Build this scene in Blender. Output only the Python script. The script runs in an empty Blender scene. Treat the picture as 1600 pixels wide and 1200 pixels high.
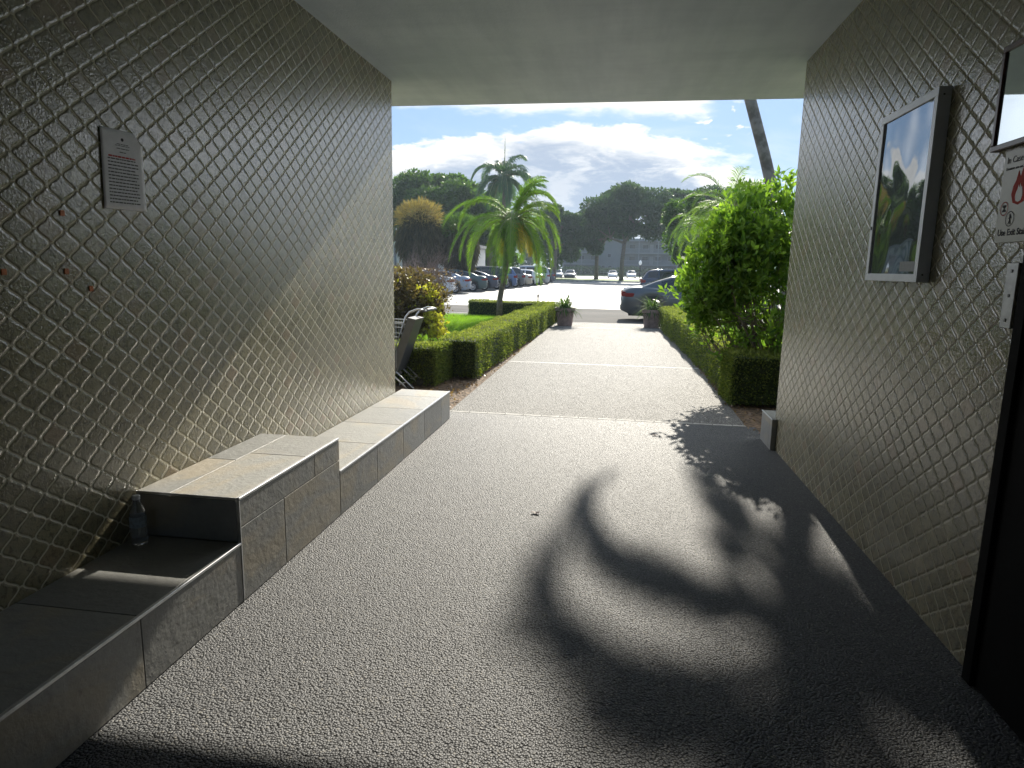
import bpy, math, random
import numpy as np
from mathutils import Vector, Matrix
R = math.radians
random.seed(7)
S = bpy.context.scene

# ---------------------------------------------------------------- camera
F, YAW, PITCH, ROLL, CH = 1040.0, .151867, .173326, .018167, 1.55
def cam_axes():
    f = Vector((-math.sin(YAW)*math.cos(PITCH), math.cos(YAW)*math.cos(PITCH), -math.sin(PITCH)))
    r = Vector((math.cos(YAW), math.sin(YAW), 0)); u = r.cross(f)
    c, s = math.cos(ROLL), math.sin(ROLL)
    return c*r+s*u, -s*r+c*u, f
AR, AU, AF = cam_axes()
cd = bpy.data.cameras.new('camera'); cam = bpy.data.objects.new('camera', cd); S.collection.objects.link(cam)
cd.sensor_width = 36; cd.lens = F/1600*36; cd.clip_start = .05; cd.clip_end = 3000
cam.matrix_world = Matrix(((AR.x, AU.x, -AF.x, 0), (AR.y, AU.y, -AF.y, 0), (AR.z, AU.z, -AF.z, CH), (0, 0, 0, 1)))
S.camera = cam
# ---------------------------------------------------------------- light
SUN = Vector((.06, 1, .585)).normalized()
sl = bpy.data.lights.new('sun', 'SUN'); so = bpy.data.objects.new('sun', sl); S.collection.objects.link(so)
sl.energy = 4.6; sl.angle = R(.53); sl.color = (1, .93, .8)
so.rotation_euler = SUN.to_track_quat('Z', 'Y').to_euler()
S.view_settings.view_transform = 'Standard'; S.view_settings.look = 'None'
S.view_settings.exposure = 0.98; S.view_settings.gamma = 1
S.cycles.use_denoising = True
S.cycles.max_bounces = 8; S.cycles.diffuse_bounces = 5; S.cycles.glossy_bounces = 4; S.cycles.transparent_max_bounces = 12
S.cycles.sample_clamp_indirect = 6

# ---------------------------------------------------------------- node helpers
class E:
    """a value in a node tree, with arithmetic"""
    def __init__(s, t, v): s.t, s.v = t, v
    def _m(s, op, *o, clamp=False):
        n = s.t.nodes.new('ShaderNodeMath'); n.operation = op; n.use_clamp = clamp
        for i, x in enumerate((s,)+o):
            x = x.v if isinstance(x, E) else x
            if isinstance(x, (int, float)): n.inputs[i].default_value = x
            else: s.t.links.new(x, n.inputs[i])
        return E(s.t, n.outputs[0])
    def __add__(s, o): return s._m('ADD', o)
    def __radd__(s, o): return s._m('ADD', o)
    def __sub__(s, o): return s._m('SUBTRACT', o)
    def __rsub__(s, o): return E(s.t, o)._m('SUBTRACT', s) if not isinstance(o, (int, float)) else s._m('MULTIPLY', -1)._m('ADD', o)
    def __mul__(s, o): return s._m('MULTIPLY', o)
    def __rmul__(s, o): return s._m('MULTIPLY', o)
    def __truediv__(s, o): return s._m('DIVIDE', o)
    def abs(s): return s._m('ABSOLUTE')
    def min(s, o): return s._m('MINIMUM', o)
    def max(s, o): return s._m('MAXIMUM', o)
    def clamp(s): return s._m('ADD', 0., clamp=True)
    def step(s, a, b):      # smooth 0..1 as value runs a..b
        n = s.t.nodes.new('ShaderNodeMapRange'); n.interpolation_type = 'SMOOTHSTEP'
        s.t.links.new(s.v, n.inputs[0]); n.inputs[1].default_value = a; n.inputs[2].default_value = b
        if a > b: n.inputs[1].default_value = b; n.inputs[2].default_value = a; n.inputs[3].default_value = 1; n.inputs[4].default_value = 0
        return E(s.t, n.outputs[0])
class T:
    def __init__(s, tree): s.t = tree; s.n = tree.nodes; s.l = tree.links
    def node(s, typ, **kw):
        n = s.n.new(typ)
        for k, v in kw.items():
            if k.startswith('_'): setattr(n, k[1:], v)
            else:
                i = n.inputs[k.replace('~', ' ')] if not k.startswith('i') or not k[1:].isdigit() else n.inputs[int(k[1:])]
                s.put(i, v)
        return n
    def put(s, inp, v):
        if isinstance(v, E): s.l.new(v.v, inp)
        elif isinstance(v, bpy.types.NodeSocket): s.l.new(v, inp)
        elif isinstance(v, bpy.types.Node): s.l.new(v.outputs[0], inp)
        else: inp.default_value = v
    def obj(s): return s.node('ShaderNodeTexCoord').outputs['Object']
    def geo(s): return s.node('ShaderNodeNewGeometry').outputs['Position']
    def sep(s, v):
        n = s.node('ShaderNodeSeparateXYZ', i0=v); return [E(s.t, o) for o in n.outputs]
    def comb(s, x, y, z):
        return s.node('ShaderNodeCombineXYZ', i0=x, i1=y, i2=z).outputs[0]
    def noise(s, v, scale, detail=3, rough=.5, dist=0):
        n = s.node('ShaderNodeTexNoise', Vector=v, Scale=scale, Detail=detail, Roughness=rough, Distortion=dist); return E(s.t, n.outputs[0])
    def mix(s, f, a, b, blend='MIX'):
        n = s.n.new('ShaderNodeMix'); n.data_type = 'RGBA'; n.blend_type = blend
        s.put(n.inputs[0], f)
        for i, c in ((6, a), (7, b)):
            if isinstance(c, (tuple, list)): c = tuple(c)+(1,) if len(c) == 3 else c
            s.put(n.inputs[i], c)
        return n.outputs[2]
    def scale3(s, v, k):
        n = s.node('ShaderNodeVectorMath', i0=v, i1=k); n.operation = 'MULTIPLY'; return n.outputs[0]
    def bump(s, h, dist, strength=1, normal=None):
        n = s.node('ShaderNodeBump', Height=h, Distance=dist, Strength=strength)
        if normal is not None: s.l.new(normal, n.inputs['Normal'])
        return n.outputs[0]
def mat(name, build=None, color=(.5, .5, .5), rough=.6, metal=0, spec=.5, vary=.0, vscale=6, bump=0, bscale=40, **kw):
    m = bpy.data.materials.new(name); m.use_nodes = True
    t = T(m.node_tree); p = m.node_tree.nodes['Principled BSDF']
    p.inputs['Roughness'].default_value = rough; p.inputs['Metallic'].default_value = metal
    p.inputs['Specular IOR Level'].default_value = spec
    p.inputs['Base Color'].default_value = (*color, 1)
    if vary:
        o = t.obj(); f = t.noise(o, vscale, 4, .6)
        a = tuple(c*(1-vary) for c in color); b = tuple(min(1, c*(1+vary)) for c in color)
        t.l.new(t.mix(f.step(.3, .7), a, b), p.inputs['Base Color'])
    if bump:
        t.l.new(t.bump(t.noise(t.obj(), bscale, 4, .6), bump), p.inputs['Normal'])
    for k, v in kw.items(): p.inputs[k.replace('_', ' ')].default_value = v
    if build: build(t, p)
    return m

# ---------------------------------------------------------------- sky
W = bpy.data.worlds.new('World'); S.world = W; W.use_nodes = True
def world():
    t = T(W.node_tree); bg = W.node_tree.nodes['Background']
    sky = t.node('ShaderNodeTexSky', _sky_type='NISHITA', _sun_disc=False, _sun_elevation=math.asin(SUN.z), _sun_rotation=math.atan2(SUN.x, SUN.y), _air_density=1.0, _dust_density=.35, _ozone_density=2.5)
    d = t.node('ShaderNodeTexCoord').outputs['Generated']
    x, y, z = t.sep(d)
    h = (x*x+y*y)._m('SQRT').max(.001)
    v = z/h
    u = x._m('ARCTAN2', y)                                # azimuth, 0 = straight ahead
    # clouds lie in flat decks: sample noise on the horizontal plane for perspective
    den = z.max(.0)+.09
    pl = t.comb(x/den, y/den, z*2.0)
    n1 = t.noise(pl, .62, 7, .6, .35)
    n2 = t.noise(t.comb(u*9, v*26, .3), 1.0, 7, .62, .3)
    n3 = t.noise(t.comb(u*24, v*60, 7.3), 1.0, 6, .6, .4)
    n4 = t.noise(t.comb(u*3, v*13, 2.1), 1.0, 5, .55, .5)
    ahead = y.step(0., .35)
    wob = (n2-.5)*.085+(n3-.5)*.045
    # main bank: top edge arcs, right end tapers
    uu = u+.09
    top = .203-uu*uu*.75
    m_main = (top-v+wob).step(-.004, .010)*((.155-u)+(n2-.5)*.30+(.13-v)*.9).step(-.03, .05)
    up = (.018-((v-.236)+(u+.05)*.03).abs()+wob*.6).step(-.012, .016)*((.125-u)+(n2-.5)*.16).step(-.02, .03)
    over = (v+wob-.262).step(0., .03)*(n2.step(.44, .6))*(u._m('MULTIPLY', -1.)+.1).step(-.05, .1)
    puffs = (n3.step(.56, .66))*(.035-(v-.2).abs()).step(0., .02)*(.06-(u-.12).abs()).step(0., .03)
    wisp = (n4.step(.46, .8))*.5
    lay = m_main.max(up).max(over*.8).max(puffs).max(wisp)
    gen = n1.step(.5, .62)*.9
    m = (lay*ahead)+gen*(1-ahead)
    # brightness inside cloud: sunlit rims, shaded bellies
    rim = (.055-(top-v)+(n2-.5)*.11).step(-.005, .04)
    streak = (n2*.6+n3*.4).step(.48, .60)
    bright = (rim*.85+streak*.30+(v-.21).step(0., .02)*.5).clamp()
    side = (u.step(.28, .42).max((u*-1).step(.34, .5)))*v.step(.0, .04)*(.55+(n2*.5+n4*.5).step(.30, .56)*.45)  # bright cloud bands added out of view to light the passage walls
    bright = bright*ahead+n1.step(.52, .72)*.7*(1-ahead)
    ccol = t.mix(bright, (3.7, 4.5, 5.8), (10.2, 10., 9.6))
    skyc = t.mix(.72, t.scale3(sky.outputs[0], (.92, 1.0, 1.16)), (3.0, 4.7, 7.3))
    col = t.mix(m.clamp(), skyc, ccol)
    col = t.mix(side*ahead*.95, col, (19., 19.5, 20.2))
    hz = v.step(.10, .0)*.55
    col = t.mix(hz, col, (5.6, 6.3, 7.0))
    below = z.step(.0, -.02)
    col = t.mix(below, col, (.9, .9, .8))
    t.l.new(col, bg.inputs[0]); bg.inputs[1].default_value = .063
world()

# ---------------------------------------------------------------- mesh helpers
COL = S.collection
class MB:
    def __init__(s): s.v = []; s.f = []; s.a = []; s.cur = 0.; s.mi = []; s.m = 0
    def add(s, vs, fs):
        o = len(s.v); s.v += [tuple(p) for p in vs]; s.a += [s.cur]*len(vs)
        for f in fs: s.f.append([i+o for i in f]); s.mi.append(s.m)
    def box(s, x0, x1, y0, y1, z0, z1, M=None, b=0):
        if b:
            # chamfered box: three crossing prisms' hull -> 24 verts
            vs = []; idx = {}
            X = (x0, x1); Y = (y0, y1); Z = (z0, z1)
            for i in (0, 1):
                for j in (0, 1):
                    for k in (0, 1):
                        sx, sy, sz = (1, -1)[i], (1, -1)[j], (1, -1)[k]
                        for ax in range(3):
                            p = [X[i]+sx*b, Y[j]+sy*b, Z[k]+sz*b]; p[ax] = (X[i], Y[j], Z[k])[ax]
                            idx[i, j, k, ax] = len(vs); vs.append(p)
            fs = []
            for ax in range(3):
                o = [a for a in range(3) if a != ax]
                for e in (0, 1):
                    q = []
                    for a, c in ((0, 0), (1, 0), (1, 1), (0, 1)):
                        ijk = [0, 0, 0]; ijk[ax] = e; ijk[o[0]] = a; ijk[o[1]] = c; q.append(idx[(*ijk, ax)])
                    fs.append(q)
            for ax in range(3):            # edges along ax
                o = [a for a in range(3) if a != ax]
                for a in (0, 1):
                    for c in (0, 1):
                        k0 = [0, 0, 0]; k0[o[0]] = a; k0[o[1]] = c; k1 = list(k0); k1[ax] = 1
                        fs.append([idx[(*k0, o[0])], idx[(*k1, o[0])], idx[(*k1, o[1])], idx[(*k0, o[1])]])
            for i in (0, 1):
                for j in (0, 1):
                    for k in (0, 1): fs.append([idx[i, j, k, 0], idx[i, j, k, 1], idx[i, j, k, 2]])
        else:
            vs = [(x, y, z) for x in (x0, x1) for y in (y0, y1) for z in (z0, z1)]
            fs = [(0, 1, 3, 2), (4, 6, 7, 5), (0, 4, 5, 1), (2, 3, 7, 6), (0, 2, 6, 4), (1, 5, 7, 3)]
        if M is not None: vs = [M @ Vector(p) for p in vs]
        s.add(vs, fs); return s
    def tube(s, pts, rad, n=8, cap=True):
        pts = [Vector(p) for p in pts]
        if not isinstance(rad, (list, tuple)): rad = [rad]*len(pts)
        vs = []; up = Vector((0, 0, 1))
        for i, p in enumerate(pts):
            d = (pts[min(i+1, len(pts)-1)]-pts[max(i-1, 0)]).normalized()
            a = d.cross(up if abs(d.z) < .95 else Vector((1, 0, 0))).normalized(); b = d.cross(a)
            for k in range(n):
                t = 2*math.pi*k/n; vs.append(p+(a*math.cos(t)+b*math.sin(t))*rad[i])
        fs = [(i*n+k, i*n+(k+1) % n, (i+1)*n+(k+1) % n, (i+1)*n+k) for i in range(len(pts)-1) for k in range(n)]
        if cap: fs += [tuple(range(n))[::-1], tuple(range((len(pts)-1)*n, len(pts)*n))]
        s.add(vs, fs); return s
    def lathe(s, prof, c=(0, 0, 0), n=24, axis='z'):
        vs = []
        for r, h in prof:
            for k in range(n):
                t = 2*math.pi*k/n; a, b = r*math.cos(t), r*math.sin(t)
                p = (a, b, h) if axis == 'z' else (a, h, b)
                vs.append((p[0]+c[0], p[1]+c[1], p[2]+c[2]))
        fs = [(i*n+k, i*n+(k+1) % n, (i+1)*n+(k+1) % n, (i+1)*n+k) for i in range(len(prof)-1) for k in range(n)]
        s.add(vs, fs); return s
    def build(s, name, m=None, parent=None, smooth=False, **tags):
        me = bpy.data.meshes.new(name)
        me.from_pydata(s.v, [], s.f)
        at = me.attributes.new('rnd', 'FLOAT', 'POINT'); at.data.foreach_set('value', s.a)
        for q in (m if isinstance(m, (list, tuple)) else [m]):
            if q: me.materials.append(q)
        if any(s.mi): me.polygons.foreach_set('material_index', s.mi)
        if smooth: me.polygons.foreach_set('use_smooth', [True]*len(me.polygons))
        me.update(); return link(name, me, parent, **tags)
def link(name, data, parent=None, **tags):
    o = bpy.data.objects.new(name, data); COL.objects.link(o)
    if parent is not None: o.parent = parent
    for k, v in tags.items(): o[k] = v
    return o
def thing(name, loc, label, cat, group=None, rz=0):
    o = bpy.data.objects.new(name, None); COL.objects.link(o); o.location = loc; o.rotation_euler = (0, 0, rz); o.empty_display_size = .2
    o['label'] = label; o['category'] = cat
    if group: o['group'] = group
    return o
def tag(o, label, cat, group=None):
    o['label'] = label; o['category'] = cat
    if group: o['group'] = group
    return o
def sheet(name, x0, x1, y0, y1, z, m, **tags):
    b = MB(); b.add([(x0, y0, z), (x1, y0, z), (x1, y1, z), (x0, y1, z)], [(0, 1, 2, 3)]); return b.build(name, m, **tags)

# ---------------------------------------------------------------- materials: setting
def arabesque(t, p, y0, z0, base1, base2, groutc, gloss=.09):
    X, Y, Z = t.sep(t.geo())
    px, pz = .073, .106
    s = (Y-y0)/px; zz = (Z-z0)/pz
    k = s._m('ROUND'); odd = k._m('FLOORED_MODULO', 2.); sg = 1-odd*2
    ph = zz*(2*math.pi)
    cv = k+sg*ph._m('COSINE')*.36                       # wavy grout line k
    sl = ph._m('SINE')*(.36*px*2*math.pi/pz)
    d1 = (s-cv).abs()*px/((sl*sl+1)._m('SQRT'))
    g = s._m('FLOOR'); go = g._m('FLOORED_MODULO', 2.)
    zl = zz+go*.5
    d2 = (zl-zl._m('ROUND')).abs()*pz + ((s-g-.5).abs()-.14).max(0.)*.6
    d = d1.min(d2)
    wob = t.noise(t.geo(), 70, 2)
    d = d+(wob-.5)*.0022
    left = s._m('LESS_THAN', cv)
    colm = k-left
    row = (zz+colm._m('FLOORED_MODULO', 2.)*.5)._m('FLOOR')
    wn = t.node('ShaderNodeTexWhiteNoise', Vector=t.comb(colm, row, 3.1))
    rnd = E(t.t, wn.outputs[0])
    tile = d.step(.0028, .0044)
    dome = d.step(.0015, .012)
    n1 = t.noise(t.geo(), 24, 5, .65); n2 = t.noise(t.geo(), 46, 4, .7, .6); n3 = t.noise(t.geo(), 2.2, 3)
    c = t.mix((n1*.7+n2*.5+rnd*.5-.35).clamp(), base1, base2)
    c = t.mix((n2.step(.46, .66)*.8), c, tuple(q*.42 for q in base1))
    c = t.mix((rnd.step(.86, .98))*.5, c, (.24, .15, .09))
    c = t.mix(n3.step(.35, .75)*.2, c, (.30, .32, .33))
    low = (1.0-Z*.9+(n3-.5)*1.6)._m('MULTIPLY', .6).clamp()*n1.step(.4, .62); c = t.mix(low*.45, c, (.30, .21, .10))
    big = t.noise(t.scale3(t.geo(), (1, 1, .5)), .9, 4, .6); c = t.mix(big.step(.5, .72)*.35, c, tuple(q*.6 for q in base1))
    c = t.mix(tile, groutc, c)
    t.l.new(c, p.inputs['Base Color'])
    t.put(p.inputs['Roughness'], (1-tile)*.6+(gloss+n2*.10))
    t.put(p.inputs['Specular IOR Level'], tile*.7+.15)
    rip = t.noise(t.geo(), 80, 2, .5, 1.0)
    hgt = dome*.0016+rip*tile*.0017+n1*.0007+rnd*.0004
    t.l.new(t.bump(hgt, 1.0), p.inputs['Normal'])
M = {}
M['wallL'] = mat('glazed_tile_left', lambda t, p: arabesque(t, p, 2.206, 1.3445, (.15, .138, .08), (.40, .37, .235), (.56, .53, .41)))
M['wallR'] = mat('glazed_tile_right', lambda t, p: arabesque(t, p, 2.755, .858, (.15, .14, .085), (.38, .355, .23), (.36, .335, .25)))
def stucco(t, p):
    g = t.geo(); n = t.noise(g, .8, 5, .6); st = t.noise(t.scale3(g, (6, .7, 1)), 1, 4, .6)
    sm_ = t.noise(t.scale3(g, (.5, 2.2, 1)), 1.3, 6, .7)
    t.l.new(t.mix(((n*.5+st*.35+sm_*.35)-.1).step(.35, .65), (.62, .71, .80), (.78, .87, .95)), p.inputs['Base Color'])
    t.l.new(t.bump(t.noise(g, 60, 4, .6), .003), p.inputs['Normal'])
M['ceil'] = mat('painted_ceiling', stucco, rough=.55)
def pebble(t, p, dark, light, sc=88, wet=.33):
    g = t.geo()
    wv = t.node('ShaderNodeVectorMath', _operation='ADD', i0=g, i1=t.scale3(t.node('ShaderNodeTexNoise', Vector=g, Scale=30.).outputs['Color'], (.004, .004, .0)))
    flat = t.scale3(wv.outputs[0], (1, 1, 0))
    vo = t.node('ShaderNodeTexVoronoi', Vector=flat, Scale=sc, Randomness=.95)
    vd = E(t.t, vo.outputs['Distance'])
    big = t.noise(g, 1.6, 4, .6); cs = t.sep(vo.outputs['Color'])[0]
    st = t.noise(g, .45, 3, .6)
    c = t.mix((cs*.7+big*.5-.1).clamp(), dark, light)
    c = t.mix(cs.step(.90, 1.)*.6, c, (.34, .32, .28))
    spot = t.noise(g, 5, 4, .7); c = t.mix(spot.step(.6, .75)*.35, c, tuple(q*1.5 for q in light))
    c = t.mix(vd.step(.38, .62)*.75, c, tuple(q*.3 for q in dark))
    c = t.mix(st.step(.5, .75)*.25, c, tuple(q*.6 for q in dark))
    t.l.new(c, p.inputs['Base Color'])
    t.put(p.inputs['Roughness'], cs*.25+wet)
    h = 1-(vd*vd)*2.2
    lum = t.noise(g, 9, 3)
    t.l.new(t.bump(h*(.30/sc)+cs*(.10/sc)+lum*.0015, 1.0), p.inputs['Normal'])
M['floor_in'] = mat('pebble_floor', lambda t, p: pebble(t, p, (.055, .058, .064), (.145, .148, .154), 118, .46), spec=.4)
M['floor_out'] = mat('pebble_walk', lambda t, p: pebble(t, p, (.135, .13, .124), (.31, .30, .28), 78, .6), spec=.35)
M['joint'] = mat('concrete_joint', color=(.34, .33, .31), rough=.8, vary=.25, vscale=8, bump=.003, bscale=60)
def stone(t, p, warm=.5):
    g = t.geo(); at = E(t.t, t.node('ShaderNodeAttribute', _attribute_name='rnd').outputs['Fac'])
    off = t.node('ShaderNodeVectorMath', _operation='ADD', i0=g, i1=t.comb(at*17., at*5., at*9.)).outputs[0]
    n = t.noise(t.scale3(off, (2.2, 1.3, 3)), 1.4, 5, .6, .8); f = t.noise(off, 35, 5, .65); v = t.noise(t.scale3(off, (5, 30, 20)), 1, 4, .6)
    c = t.mix((f*.6+at*.5-.05).clamp(), (.17, .172, .168), (.36, .36, .345))
    c = t.mix((n+at*.15).step(.54, .74)*.45, c, (.42, .34, .22))
    c = t.mix(v.step(.55, .8)*.35, c, (.07, .072, .075))
    t.l.new(c, p.inputs['Base Color'])
    t.l.new(t.bump(f*.0030+t.noise(off, 9, 3)*.003, 1.0), p.inputs['Normal'])
    t.put(p.inputs['Roughness'], f*.25+.33)
M['stone'] = mat('slate_look_tile', stone)
M['alu'] = mat('aluminium_trim', color=(.62, .63, .64), rough=.32, metal=.9, vary=.1, vscale=20)
def asphalt(t, p, a, b, sc=1.0, crack=True):
    g = t.geo(); n = t.noise(t.scale3(g, (.25, 1.2, 1)), .5*sc, 5, .65); f = t.noise(g, 90, 3, .6); st = t.noise(g, 2.3, 5, .7)
    c = t.mix((n*.8+st*.4-.1).step(.25, .75), a, b)
    c = t.mix((f-.35).clamp(), c, tuple(q*.5 for q in a))
    t.l.new(c, p.inputs['Base Color']); t.l.new(t.bump(f, .006), p.inputs['Normal'])
M['lane'] = mat('lane_asphalt', lambda t, p: asphalt(t, p, (.05, .05, .05), (.115, .11, .105)), rough=.9, spec=.2)
M['lot'] = mat('worn_lot_paving', lambda t, p: asphalt(t, p, (.19, .19, .187), (.31, .305, .295)), rough=.55)
M['farroad'] = mat('far_road_paving', color=(.36, .36, .34), rough=.6, vary=.15, vscale=.3)
M['kerb'] = mat('kerb_concrete', color=(.34, .33, .31), rough=.85, vary=.3, vscale=3, bump=.004, bscale=40)
M['paint'] = mat('white_road_paint', color=(.7, .7, .68), rough=.7, vary=.15, vscale=10)
def soilm(t, p):
    g = t.geo(); v = t.node('ShaderNodeTexVoronoi', Vector=g, Scale=26.); cs = t.sep(v.outputs['Color'])[0]
    t.l.new(t.mix(cs, (.045, .03, .018), (.20, .13, .075)), p.inputs['Base Color'])
    t.l.new(t.bump(E(t.t, v.outputs['Distance']), .02), p.inputs['Normal'])
M['soil'] = mat('mulch', soilm, rough=.9)
def lawnm(t, p):
    g = t.geo(); n = t.noise(g, 3, 5, .7); f = t.noise(g, 60, 2)
    t.l.new(t.mix((n*.6+f*.5).step(.3, .8), (.05, .10, .015), (.14, .22, .04)), p.inputs['Base Color'])
    t.l.new(t.bump(f, .02), p.inputs['Normal'])
M['lawn'] = mat('lawn', lawnm, rough=.85)
def leafmat(name, a, b, tr=.5, rough=.45, dead=None, tcol=None):
    m = bpy.data.materials.new(name); m.use_nodes = True; t = T(m.node_tree); p = m.node_tree.nodes['Principled BSDF']
    at = E(t.t, t.node('ShaderNodeAttribute', _attribute_name='rnd').outputs['Fac'])
    c = t.mix(at, a, b)
    if dead: c = t.mix(at.step(.86, .9), c, dead)
    t.l.new(c, p.inputs['Base Color']); p.inputs['Roughness'].default_value = rough; p.inputs['Specular IOR Level'].default_value = .35
    tl = t.node('ShaderNodeBsdfTranslucent')
    tc = t.mix(1., c, tcol or (1.7, 1.75, .7), 'MULTIPLY'); t.l.new(tc, tl.inputs[0])
    ms = t.node('ShaderNodeMixShader'); ms.inputs[0].default_value = tr
    t.l.new(p.outputs[0], ms.inputs[1]); t.l.new(tl.outputs[0], ms.inputs[2])
    t.l.new(ms.outputs[0], m.node_tree.nodes['Material Output'].inputs[0]); return m
M['hedge'] = leafmat('hedge_leaf', (.045, .08, .02), (.23, .26, .075), .4, .75)
M['hedgecore'] = mat('hedge_core', color=(.02, .035, .01), rough=.95, vary=.5, vscale=30)
M['grass'] = leafmat('grass_blade', (.09, .18, .02), (.20, .34, .05), .5, .6)
M['shrub'] = leafmat('shrub_leaf', (.035, .10, .02), (.22, .34, .06), .5)
M['croton'] = leafmat('croton_leaf', (.075, .05, .04), (.14, .115, .06), .35, dead=(.38, .36, .06))
M['crotony'] = leafmat('croton_yellow_leaf', (.30, .31, .05), (.50, .47, .09), .45)
M['twigleaf'] = leafmat('withered_leaf', (.10, .06, .05), (.22, .15, .11), .3)
M['tree'] = leafmat('tree_leaf', (.028, .07, .015), (.085, .16, .03), .35, .5)
M['treeR'] = leafmat('far_tree_leaf', (.03, .065, .03), (.06, .11, .045), .3, .55)
M['palm'] = leafmat('palm_leaf', (.05, .12, .02), (.18, .27, .05), .5, .5, dead=(.40, .30, .05))
M['palmd'] = leafmat('royal_palm_leaf', (.03, .08, .04), (.07, .15, .06), .35, .45)
M['shag'] = leafmat('fan_palm_skirt', (.035, .035, .022), (.10, .09, .05), .2, .8)
M['shagtop'] = leafmat('fan_palm_flower', (.17, .13, .06), (.30, .24, .11), .3, .8)
M['bark'] = mat('bark', color=(.16, .13, .10), rough=.9, vary=.4, vscale=12, bump=.02, bscale=20)
def cocob(t, p):
    g = t.geo(); x, y, z = t.sep(g); r = (z*9.)._m('SINE')
    t.l.new(t.mix((t.noise(g, 7, 4)+r*.12).step(.3, .7), (.13, .11, .09), (.24, .21, .18)), p.inputs['Base Color'])
    t.l.new(t.bump(r, .01), p.inputs['Normal'])
M['coco'] = mat('ringed_palm_bark', cocob, rough=.9)
M['terra'] = mat('terracotta', color=(.30, .21, .18), rough=.85, vary=.25, vscale=9, bump=.004, bscale=30)
M['potleaf'] = leafmat('strap_leaf', (.035, .08, .025), (.10, .17, .05), .35, .8)
M['black'] = mat('black_paint', color=(.004, .004, .004), rough=.8, spec=.1, vary=.3, vscale=5)
M['rubber'] = mat('rubber', color=(.015, .015, .015), rough=.8, vary=.3, vscale=20)
M['rim'] = mat('wheel_rim', color=(.5, .5, .52), rough=.3, metal=.9, vary=.1)
M['glass'] = mat('car_glass', color=(.012, .015, .018), rough=.04, spec=.8, vary=.1)
M['red'] = mat('tail_lens', color=(.22, .012, .01), rough=.12, vary=.1)
M['clear'] = mat('headlamp_lens', color=(.6, .6, .6), rough=.1, vary=.1)
M['chrome'] = mat('chrome', color=(.75, .75, .76), rough=.12, metal=1, vary=.05)
M['plate'] = mat('number_plate', color=(.7, .7, .68), rough=.4, vary=.1)
M['paper'] = mat('paper', color=(.80, .80, .83), rough=.8, vary=.05, vscale=20, bump=.002, bscale=9)
M['ink'] = mat('ink', color=(.05, .05, .06), rough=.8, vary=.1)
M['redink'] = mat('red_ink', color=(.5, .05, .04), rough=.8, vary=.1)
M['orange'] = mat('orange_sticker', color=(.55, .17, .05), rough=.6, vary=.15, vscale=40)
M['wood'] = mat('dark_red_wood', color=(.065, .022, .018), rough=.35, vary=.4, vscale=25)
M['cream'] = mat('cream_sign_plastic', color=(.36, .345, .26), rough=.35, vary=.06, vscale=10)
M['steel'] = mat('brushed_steel', color=(.30, .30, .30), rough=.45, metal=.8, vary=.15, vscale=30)
M['steeld'] = mat('dark_screw', color=(.1, .1, .1), rough=.4, metal=1, vary=.1)
def paintm(name, c, metal=.35, rough=.28):
    return mat(name, color=c, rough=rough, metal=metal, vary=.06, vscale=2, Coat_Weight=.8, Coat_Roughness=.06)

# ---------------------------------------------------------------- ground
def struct(o): o['kind'] = 'structure'; return o
sheet('ground', -500, 500, -60, 1500, -.14, M['lane'], kind='structure')
sheet('driveway', -70, 70, 19.62, 28.7, -.128, M['lane'], kind='structure')
sheet('parking_lot', -70, 70, 28.7, 87, -.122, M['lot'], kind='structure')
sheet('far_road', -150, 150, 107, 150, -.12, M['farroad'], kind='structure')
b = MB()
rng = random.Random(3)
b.box(-60, 60, 87, 106, -.13, .05); b.box(-150, 150, 150, 420, -.13, .02)
b.box(-70, -15.8, 28, 87, -.13, .03)
b.build('verge', M['lawn'], kind='structure')
b = MB(); b.box(-60, 60, 86.8, 87, -.13, .07); b.box(-60, 60, 106, 106.2, -.13, .07); b.box(-150, 150, 149.8, 150, -.13, .05); b.box(-15.8, -15.6, 28, 87, -.13, .05)
b.box(-14, -1.76, 21.9, 22.06, -.13, .02); b.box(-1.74, 1.36, 19.44, 19.6, -.13, .003); b.box(1.36, 14, 20.0, 20.16, -.13, .02); b.box(-1.92, -1.76, 19.6, 21.9, -.13, .02)
b.build('kerb', M['kerb'], kind='structure')
# parking bay lines
b = MB()
for i in range(14):
    y = 36.6+3.05*i; x = -9.0+.08*(y-38)
    b.add([(x-5.6, y, -.116), (x, y, -.116), (x, y+.12, -.116), (x-5.6, y+.12, -.116)], [(0, 1, 2, 3)])
b.build('bay_markings', M['paint'], kind='structure')
def slab(name, x0, x1, y0, y1, z0, z1, m):
    b = MB(); b.box(x0, x1, y0, y1, z0, z1); return b.build(name, m, kind='structure')
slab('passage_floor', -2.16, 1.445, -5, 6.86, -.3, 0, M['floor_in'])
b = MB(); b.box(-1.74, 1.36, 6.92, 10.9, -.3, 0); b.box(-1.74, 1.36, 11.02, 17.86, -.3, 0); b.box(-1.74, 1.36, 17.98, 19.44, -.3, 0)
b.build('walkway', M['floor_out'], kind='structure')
b = MB()
x = -2.1
while x < 1.3:
    w = .19; b.box(x, min(x+w, 1.36), 6.865, 6.915, -.2, .002); x += w+.006
b.box(-1.74, 1.36, 10.905, 11.015, -.2, -.001); b.box(-1.74, 1.36, 17.865, 17.975, -.2, -.001)
b.build('walkway_joint', M['joint'], kind='structure')
b = MB(); b.box(-14, -1.745, 6.36, 21.9, -.3, -.012); b.box(1.365, 14, 6.36, 20.0, -.3, -.012)
b.build('planting_bed', M['soil'], kind='structure')
b = MB(); b.box(-14, -2.35, 9.6, 21.85, -.012, .012); b.box(1.95, 14, 8.4, 19.95, -.012, .012)
b.build('lawn', M['lawn'], kind='structure')

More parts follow.
